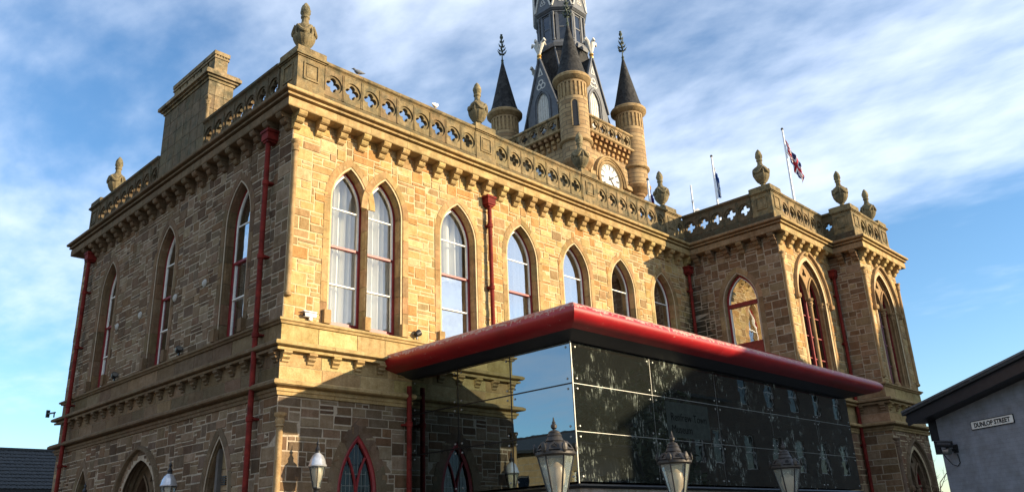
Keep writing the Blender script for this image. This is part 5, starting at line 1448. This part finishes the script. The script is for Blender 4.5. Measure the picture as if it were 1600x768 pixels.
def wall_lantern(fr_, u, z, label, out=0.5):
    root = empty('wall_lantern', fr_ @ T((u, 0, z))); tag(root, label, 'wall lamp')
    mb = MB(); mb.box(-0.05, 0.05, -0.03, 0.0, -0.35, 0.0)
    mb.tube([(0, -0.02, -0.30), (0.0, -out * 0.5, -0.26), (0, -out * 0.9, -0.12), (0, -out, -0.03), (0, -out, 0.02)], 0.02, 8)
    mb.tube([(0, -0.02, -0.08), (0, -0.12, -0.06), (0, -0.20, -0.12), (0, -0.17, -0.20), (0, -0.10, -0.18)], 0.014, 6)
    mb.lathe([(0.03, -0.06), (0.06, -0.03), (0.04, 0.0), (0.075, 0.04)], 12, 0, -out)
    mb.build('bracket', M_IRON, root, None, True)
    lantern(root, T((0, -out, 0.05)), True, 0.165, 0.40)
wall_lantern(FRM, 0.66, 2.63, 'wall lantern with pale dome beside the red pointed window', 0.5)
wall_lantern(SID, SL - 3.50, 2.52, 'wall lantern on shaded side between arched doorway and nearer lancet', 0.5)
wall_lantern(SID, SL - 8.45, 2.42, 'wall lantern on shaded side beyond arched doorway', 0.5)

# ------------------------------------------------------------------ flags, aerial, birds on the roof
def flag_mat(name, kind):
    m, nt, b = nodemat(name)
    uv = N(nt, 'ShaderNodeAttribute', attribute_name='scol')
    nt.links.new(uv.outputs['Color'], b.inputs['Base Color']); b.inputs['Roughness'].default_value = 0.85
    return m
M_FLAG = flag_mat('flag_cloth', 0)
def union(s, t):
    # s,t in 0..1 : blue field, white saltire, red saltire, white cross, red cross
    B, W, R = (0.012, 0.02, 0.10), (0.72, 0.72, 0.70), (0.45, 0.015, 0.025)
    if abs(s - 0.5) < 0.055 or abs(t - 0.5) < 0.10: return R
    if abs(s - 0.5) < 0.09 or abs(t - 0.5) < 0.17: return W
    d = min(abs(s - t), abs(s + t - 1))
    return R if d < 0.035 else W if d < 0.10 else B
def saltire(s, t):
    return (0.72, 0.73, 0.74) if min(abs(s - t), abs(s + t - 1)) < 0.13 else (0.02, 0.10, 0.34)
def tricol(s, t):
    return (0.02, 0.05, 0.35) if t > 0.66 else (0.45, 0.02, 0.02) if t > 0.33 else (0.72, 0.72, 0.7)
def flagpole(x, y, z0, z1, design, label, L, H, droop, drop=0.35):
    root = empty('flagpole', T((x, y, z0))); tag(root, label, 'flagpole', 'flagpoles on the roof')
    h = z1 - z0
    mb = MB(); mb.lathe([(0.07, 0), (0.06, 0.5), (0.045, h * 0.7), (0.035, h)], 12); mb.build('pole', M_POLE, root, None, True)
    mb = MB(); mb.lathe([(0.02, h), (0.055, h + 0.02), (0.06, h + 0.06), (0.03, h + 0.10)], 10); mb.build('finial', M_BLACK, root, None, True)
    mb = MB(); nx, ny = 26, 18
    vd = Vector((0.72, -0.69, 0))           # hangs toward the right of the street view
    side = Vector((vd.y, -vd.x, 0))
    def P(s, t):
        fall = droop * s ** 0.8
        out = L * s * math.sqrt(max(0.02, 1 - droop * droop)) * (0.45 + 0.55 * t * (1 - s * 0.7))
        fold = 0.10 * math.sin(9 * s + 3 * t) * (0.25 + s) + 0.05 * math.sin(23 * s + 5 * t)
        p = vd * (0.05 + out) + side * fold
        hh = H * (1 - 0.55 * s)
        return (p.x, p.y, h - drop - H + t * hh + (H - hh) * 0.5 - L * fall * 0.82 + (H - hh) * 0.2)
    for i in range(nx):
        for j in range(ny):
            s, t = i / nx, j / ny
            mb.face([P(s, t), P(s + 1 / nx, t), P(s + 1 / nx, t + 1 / ny), P(s, t + 1 / ny)], design(s + 0.5 / nx, t + 0.5 / ny))
    mb.build('flag', M_FLAG, root, None, True, False)
flagpole(22.25, -1.74, 11.3, 17.55, union, 'white flagpole with red, white and blue flag above the right pavilion', 2.3, 0.75, 0.91)
flagpole(20.52, 0.80, 11.3, 16.65, saltire, 'white flagpole with limp blue and white flag behind pavilion parapet', 1.0, 1.3, 0.97)
flagpole(15.63, 0.95, 11.3, 14.15, tricol, 'flagpole with drooping multicoloured flag left of parapet urn', 0.7, 0.9, 0.96, 0.3)
root = empty('roof_aerial', T((17.18, 0.05, 11.3))); tag(root, 'grey aerial mast with two small speakers behind pavilion parapet', 'aerial')
mb = MB(); mb.tube([(0, 0, 0), (0, 0, 2.80)], 0.032, 8); win_part(root, 'mast', mb, M_TUBE, True)
for (z, sg, r_) in ((2.05, -1, 0.05), (1.75, 1, 0.085)):
    mb = MB(); mb.lathe([(r_ * 0.5, 0), (r_ * 0.6, 0.08), (r_, 0.16), (r_, 0.2)], 12)
    mb.build('horn_speaker', M_CAMWHITE, root, T((0, 0, z)) @ Matrix.Rotation(sg * math.radians(80), 4, 'Y') @ Matrix.Rotation(0.5, 4, 'X'), True)
def bird(x, y, z, rz, mat, label, s=1.0):
    root = empty('bird', T((x, y, z)) @ Matrix.Rotation(rz, 4, 'Z') @ Matrix.Scale(s, 4)); tag(root, label, 'bird')
    mb = MB()
    prof = [(-0.17, 0.005, 0.07), (-0.10, 0.03, 0.075), (-0.02, 0.058, 0.09), (0.05, 0.06, 0.105), (0.09, 0.042, 0.13), (0.105, 0.030, 0.155), (0.12, 0.034, 0.175), (0.15, 0.026, 0.182), (0.17, 0.012, 0.178), (0.20, 0.003, 0.172)]
    mb.tube([(a, 0, c) for a, b, c in prof], [b for a, b, c in prof], 10); mb.build('body', mat, root, None, True)
    mb = MB()
    for sd_ in (1, -1): mb.tube([(0.0, sd_ * 0.02, 0.06), (0.005, sd_ * 0.02, 0.0)], 0.006, 5)
    mb.build('leg', M_GOLD, root)
bird(1.72, -0.02, 12.555, 2.6, M_BIRDG, 'dark pigeon on the parapet coping near the corner urn', 0.95)
bird(4.20, -0.02, 12.555, 0.4, M_BIRDW, 'white gull on the parapet coping near the second urn', 1.05)

# ------------------------------------------------------------------ grey gabled building on the right
GB_O = (9.64 + 0.566 * 1.0, -9.85 + 0.825 * 1.0)        # far corner of its wall
GBF = frame(GB_O[0], GB_O[1], (-0.566, -0.825))         # u runs from the far corner toward the camera's right
GB = empty('grey_building', GBF); tag(GB, 'low grey painted brick building with dark sloping roof edge', 'building')
LW = 4.6
def rz_(u): return 3.60 + 0.150 * u                     # underside of the verge
mb = MB(); mb.plate([(0, 0), (LW, 0), (LW, rz_(LW)), (0, rz_(0))], [], 0, -0.25); mb.build('gable_wall', M_GREYWALL, GB)
mb = MB(); mb.box(0, 0.25, 0.25, 9.0, 0, 3.6); mb.box(LW - 0.25, LW, 0.25, 9.0, 0, rz_(LW) - 0.05); mb.box(0.25, LW - 0.25, 8.75, 9.0, 0, 3.7); mb.build('outer_wall', M_GREYWALL, GB)
def slab(u0, u1, za, zb, d0, d1, nm, mat):
    mb = MB(); pts = [(u0, rz_(u0) + za), (u1, rz_(u1) + za), (u1, rz_(u1) + zb), (u0, rz_(u0) + zb)]
    mb.plate(pts, [], d0, d1); return mb.build(nm, mat, GB)
slab(-0.30, LW + 0.3, 0.002, 0.17, 0.36, -9.2, 'soffit', M_FASCIA_AND_SHADE)
slab(-0.36, LW + 0.36, -0.02, 0.20, 0.40, 0.361, 'bargeboard', M_FASCIA_AND_SHADE)
slab(-0.42, LW + 0.4, 0.205, 0.26, 0.46, -9.3, 'roof', M_SLATEROOF)
slab(-0.42, LW + 0.4, 0.262, 0.30, 0.47, 0.38, 'verge_trim', M_LEAD)
mb = MB(); mb.tube([(-0.48, -0.3, 3.66), (-0.48, 9.2, 3.66)], 0.06, 8); mb.build('gutter', M_FASCIA_AND_SHADE, GB, None, True)
mb = MB(); mb.box(-0.22, 0.004, -0.02, 0.22, 3.18, 3.595); mb.box(-0.16, 0.002, -0.025, 0.2, 2.9, 3.18); mb.build('box_end', M_FASCIA_AND_SHADE, GB)
# street name plate
SG = empty('street_sign', GBF @ T((1.545, -0.005, 3.335))); tag(SG, 'white DUNLOP STREET name plate on the grey wall', 'street sign')
def rrect(w, h, r, n=5):
    p = []
    for (cx, cz, a0) in ((w - r, h - r, 0), (-w + r, h - r, PI / 2), (-w + r, -h + r, PI), (w - r, -h + r, 1.5 * PI)):
        p += [(cx + r * math.cos(a0 + PI / 2 * k / n), cz + r * math.sin(a0 + PI / 2 * k / n)) for k in range(n + 1)]
    return p
mb = MB(); mb.plate(rrect(0.555, 0.085, 0.02), [], 0.012, 0.0); mb.build('border', M_BLACK, SG)
mb = MB(); mb.plate(rrect(0.540, 0.070, 0.018), [], 0.0145, 0.0125); mb.build('plate', M_WHITE, SG)
tx = text_mesh('DUNLOP STREET', 0.118, M_BLACK, 'lettering', SG, T((0, -0.0165, -0.041)) @ rot_front @ Matrix.Diagonal((1.0, 1.0, 1.0, 1)), 'CENTER', 0.0008, 0.0045)
xs = [v.co.x for v in tx.data.vertices]; wtx = max(xs) - min(xs)
tx.matrix_local = T((0, -0.0165, -0.041)) @ rot_front @ Matrix.Diagonal((0.93 / wtx, 1.0, 1.0, 1))
# faux bold: second copy slightly offset would overlap, so thicken through the outline only
# CCTV camera
CV = empty('cctv_camera', GBF @ T((0.43, 0, 3.0))); tag(CV, 'dark CCTV camera with hanging cable on the grey wall', 'camera')
mb = MB(); mb.box(-0.06, 0.06, -0.03, 0.0, -0.12, 0.04); mb.tube([(0, -0.02, -0.06), (0, -0.16, -0.07), (0, -0.22, 0.0)], 0.03, 8); mb.build('bracket', M_BLACK, CV)
mb = MB(); mb.tube([(0.14, -0.20, 0.02), (-0.12, -0.30, 0.06)], [0.055, 0.055], 12); mb.build('housing', M_IRON, CV, None, True)
mb = MB(); mb.tube([(0.155, -0.195, 0.075), (-0.17, -0.32, 0.125)], 0.028, 8); mb.build('sunshield', M_IRON, CV)
mb = MB(); mb.tube([(-0.06, -0.24, -0.09), (0.06, -0.20, -0.10)], [0.06, 0.07], 12); mb.build('lamp', M_STEEL, CV, None, True)
mb = MB(); mb.tube([(-0.16, -0.30, 0.10), (-0.20, -0.22, -0.02), (-0.19, -0.12, -0.20), (-0.12, -0.06, -0.34), (-0.02, -0.03, -0.38), (0.05, -0.02, -0.32), (0.04, -0.02, -0.22), (0.02, -0.02, -0.15)], 0.009, 6); mb.build('cable', M_BLACK, CV)

# ------------------------------------------------------------------ neighbouring houses and trees
def house(name, label, fr_, W, Dp, he, hr, mat, roofmat, wins, ridge='u', chim=True, pan=G_LEAD):
    """simple stone house: front wall on the frame, ridge along u (eaves front) or along depth (gable front)"""
    root = empty(name, fr_); tag(root, label, 'house')
    mb = MB()
    holes = [[(u - w / 2, z), (u + w / 2, z), (u + w / 2, z + h), (u - w / 2, z + h)] for (u, z, w, h) in wins]
    if ridge == 'u': front = [(0, 0), (W, 0), (W, he), (0, he)]
    else: front = [(0, 0), (W, 0), (W, he), (W / 2, hr), (0, he)]
    mb.plate(front, holes, 0, -0.3); mb.build('front_wall', mat, root)
    mb = MB()
    if ridge == 'u':
        mb.box(0.3, W - 0.3, Dp - 0.3, Dp, 0, he); 
        for x0 in (0, W - 0.3):
            pts = [(0.3, 0), (Dp, 0), (Dp, he), (Dp / 2, hr), (0.3, he)]
            n = len(pts)
            mb.add([(x0, y, z) for y, z in pts] + [(x0 + 0.3, y, z) for y, z in pts], [tuple(range(n)), tuple(n + k for k in reversed(range(n)))] + [(k, (k + 1) % n, n + (k + 1) % n, n + k) for k in range(n)])
    else:
        mb.box(0, 0.3, 0.3, Dp, 0, he); mb.box(W - 0.3, W, 0.3, Dp, 0, he); mb.box(0.3, W - 0.3, Dp - 0.3, Dp, 0, he)
    mb.build('outer_wall', mat, root)
    mb = MB(); t = 0.16; o = 0.3
    if ridge == 'u':
        sl = (hr - he) / (Dp / 2)
        for (ya, yb, za, zb) in ((-o, Dp / 2, he - o * sl, hr), (Dp + o, Dp / 2, he - o * sl, hr)):
            mb.add([(-o, ya, za + 0.02), (W + o, ya, za + 0.02), (W + o, yb, zb + 0.02), (-o, yb, zb + 0.02), (-o, ya, za + t), (W + o, ya, za + t), (W + o, yb, zb + t), (-o, yb, zb + t)], [(0, 1, 2, 3), (4, 5, 6, 7), (0, 1, 5, 4), (1, 2, 6, 5), (2, 3, 7, 6), (3, 0, 4, 7)])
    else:
        sl = (hr - he) / (W / 2)
        for (xa, xb, za, zb) in ((-o, W / 2, he - o * sl, hr), (W + o, W / 2, he - o * sl, hr)):
            mb.add([(xa, -o, za + 0.02), (xa, Dp + o, za + 0.02), (xb, Dp + o, zb + 0.02), (xb, -o, zb + 0.02), (xa, -o, za + t), (xa, Dp + o, za + t), (xb, Dp + o, zb + t), (xb, -o, zb + t)], [(0, 1, 2, 3), (4, 5, 6, 7), (0, 1, 5, 4), (1, 2, 6, 5), (2, 3, 7, 6), (3, 0, 4, 7)])
    rf = mb.build('roof', roofmat, root)
    if chim:
        mb = MB(); mb.box(0.5, 1.6, Dp / 2 - 0.4, Dp / 2 + 0.4, min(he, hr) - 0.5, hr + 1.1); mb.build('chimney', mat, rf)
    for (u, z, w, h) in wins:
        wd = empty('window', T((u, 0, z)), root)
        mb = MB()
        for (x0, x1, z0, z1) in ((-w / 2, -w / 2 + 0.06, 0, h), (w / 2 - 0.06, w / 2, 0, h), (-w / 2 + 0.06, w / 2 - 0.06, 0, 0.06), (-w / 2 + 0.06, w / 2 - 0.06, h - 0.06, h), (-w / 2 + 0.06, w / 2 - 0.06, h / 2 - 0.03, h / 2 + 0.03)): mb.box(x0, x1, 0.12, 0.18, z0, z1)
        mb.build('frame', M_WHITE, wd)
        mb = MB(); mb.box(-w / 2 + 0.06, w / 2 - 0.06, 0.14, 0.15, 0.06, h - 0.06); mb.build('pane', pan, wd)
    return root
# house whose dark tiled roof shows at the far left
hl = house('tiled_roof_house', 'low house with dark tiled roof behind the shaded side of the hall', frame(-6.0, 22.0, (1, 0)), 16.0, 6.0, 4.15, 5.80, M_FARDARK, M_SLATEROOF, [(2, 1, 1.2, 1.5), (6.5, 1, 1.2, 1.5), (11, 1, 1.2, 1.5)], 'u', False)
# individual tile courses on its street-side slope
tr = random.Random(9)
sl_len = math.hypot(3.3, 1.65 * 3.3 / 3.0); mbt = MB()
tile_meshes = []
mt = MB()
pts = [(-0.165, 0.0), (-0.10, 0.02), (-0.03, 0.0), (0.03, 0.02), (0.10, 0.02), (0.165, 0.0)]
mt = MB()
for k in range(len(pts) - 1):
    (xa, ya), (xb, yb) = pts[k], pts[k + 1]
    mt.face([(xa, 0, ya + 0.035), (xb, 0, yb + 0.035), (xb, 0.40, yb + 0.005), (xa, 0.40, ya + 0.005)]); mt.face([(xa, 0, 0.0), (xb, 0, 0.0), (xb, 0, yb + 0.035), (xa, 0, ya + 0.035)])
vz = Vector((0, 3.0, 1.65)).normalized()
Rt = Matrix(((1, 0, 0, 0), (0, vz.y, -vz.z, 0), (0, vz.z, vz.y, 0), (0, 0, 0, 1)))
allm = MB(); tiles = []
for j in range(11):
    for i in range(50):
        x = -0.3 + 0.33 * (i + 0.5); s = j * 0.33
        base = T((x, -0.3 + vz.y * s, 4.15 - 0.165 + 0.165 + vz.z * s)) @ Rt @ T((0, 0, tr.uniform(-0.004, 0.004)))
        wp = Vector((-6 + x, 21.7 + vz.y * s, 4.15 + vz.z * s)); pj = pxproj(wp)
        tiles.append((base, pj is not None and -15 < pj[0] < 100 and 690 < pj[1] < 780))
tm_ = mt.mesh('roof_tile', M_SLATEROOF, recalc=False)
cnt = 0
for base, vis in tiles:
    if vis and cnt < 290: link('roof_tile', tm_, hl, base); cnt += 1
    else: allm.add([base @ Vector(v) for v in mt.v], mt.f)
o = allm.build('roof_tiles', M_SLATEROOF, hl, recalc=False); o['kind'] = 'stuff'
mb = MB(); mb.tube([(-0.3, 3.0, 5.97), (16.3, 3.0, 5.97)], 0.10, 8); mb.build('ridge_tile', M_SLATEROOF, hl, None, True)
# cottage seen only as a reflection in the glass side
house('stone_cottage', 'sunlit sandstone cottage reflected in the side of the glass extension', frame(-13.0, 3.0, (0, 1)), 13.0, 8.0, 5.35, 6.5, M_FARSTONE, M_SLATEROOF, [(3, 1.0, 1.1, 1.6), (5.6, 2.6, 1.0, 1.7), (9.2, 2.6, 1.0, 1.7), (5.6, 0.6, 1.0, 1.4)], 'u', False, G_WIN)
# buildings opposite, behind the camera: they shade the right-hand end and show darkly in the glass
house('gabled_house', 'dark stone gabled house across the street, reflected in the glass front', frame(28.85, -20.0, (-1, 0)), 9.6, 9.0, 10.3, 11.6, M_FARDARK, M_SLATEROOF, [(1.9, 1.2, 1.3, 2.0), (4.8, 1.2, 1.3, 2.0), (7.7, 1.2, 1.3, 2.0), (1.9, 5.2, 1.3, 2.0), (4.8, 5.2, 1.3, 2.0), (7.7, 5.2, 1.3, 2.0)], 'v', False)
house('tenement', 'dark stone tenement along the street, reflected in the far glass', frame(62.0, -19.0, (-1, 0)), 28.5, 10.0, 12.3, 14.5, M_FARDARK, M_SLATEROOF, [(2.5 + 3.3 * k, z, 1.2, 2.0) for k in range(8) for z in (1.0, 4.8, 8.6)], 'u', False)
house('low_stone_house', 'low dark stone house squeezed between gabled house and tenement opposite', frame(33.3, -18.6, (-1, 0)), 4.2, 9.0, 8.4, 9.6, M_FARDARK, M_SLATEROOF, [(1.1, 1.0, 1.0, 1.8), (3.1, 1.0, 1.0, 1.8), (1.1, 5.0, 1.0, 1.8), (3.1, 5.0, 1.0, 1.8)], 'u', False)

def tree(name, label, x, y, h, rx, seed, leaves=5200, bare=False, z_lo=0.22):
    root = empty(name, T((x, y, 0))); tag(root, label, 'tree')
    r = random.Random(seed)
    mb = MB(); tips = []
    def branch(p, d, ln, rad, lev):
        pts = [p]; q = p.copy(); dd = d.copy()
        for k in range(4):
            dd = (dd + Vector((r.uniform(-.18, .18), r.uniform(-.18, .18), r.uniform(-.02, .16)))).normalized()
            q = q + dd * ln / 4; pts.append(q.copy())
        mb.tube(pts, [rad * (1 - 0.6 * k / 4) for k in range(5)], 6 if lev < 2 else 4)
        tips.append(q)
        if lev < (4 if bare else 3):
            for k in range(3 if lev else 5):
                a = r.uniform(0, 2 * PI); t = r.uniform(0.45, 1.0)
                base = pts[min(4, max(1, round(t * 4)))]
                nd = (dd * 0.6 + Vector((math.cos(a), math.sin(a), r.uniform(0.0, 0.7))) * 0.8).normalized()
                branch(base, nd, ln * r.uniform(0.5, 0.72), rad * 0.42, lev + 1)
    branch(Vector((0, 0, 0)), Vector((0, 0, 1)), h * (0.5 if not bare else 0.45), h * 0.022, 0)
    mb.build('trunk', M_BARK, root, None, True)
    if bare: return root
    mb = MB()
    clumps = []
    for k in range(46):
        a = r.uniform(0, 2 * PI); u = r.uniform(-1, 1); rr = r.uniform(0.45, 1.0)
        s = math.sqrt(1 - u * u)
        clumps.append((Vector((rx * rr * s * math.cos(a), rx * rr * s * math.sin(a), h * (0.60 + 0.40 * rr * u))), r.uniform(0.5, 1.0) * rx * 0.36))
    for k in range(leaves):
        c, cr = r.choice(clumps)
        v = Vector((r.gauss(0, 1), r.gauss(0, 1), r.gauss(0, 1))).normalized() * cr * r.uniform(0.5, 1.05)
        p = c + v; sz = r.uniform(0.10, 0.22)
        a = Vector((r.gauss(0, 1), r.gauss(0, 1), r.gauss(0, 1))).normalized(); b = a.orthogonal().normalized()
        a *= sz; b *= sz * 0.6; g = r.random()
        mb.face([p - a, p + b * 0.8, p + a, p - b * 0.8], (g, g, g))
    mb.build('crown', M_LEAF, root, recalc=False)
    return root
tree('evergreen_tree', 'tall dark evergreen across the street, reflected beside the glass corner', 16.9, -17.4, 8.4, 2.9, 1)
tree('evergreen_tree', 'broad dark evergreen beside the gabled house, reflected in the glass', 21.5, -16.6, 8.6, 3.0, 2)
tree('bare_tree', 'bare winter tree glimpsed between the hall and the grey building', 52.0, 3.9, 7.6, 3.0, 5, bare=True)
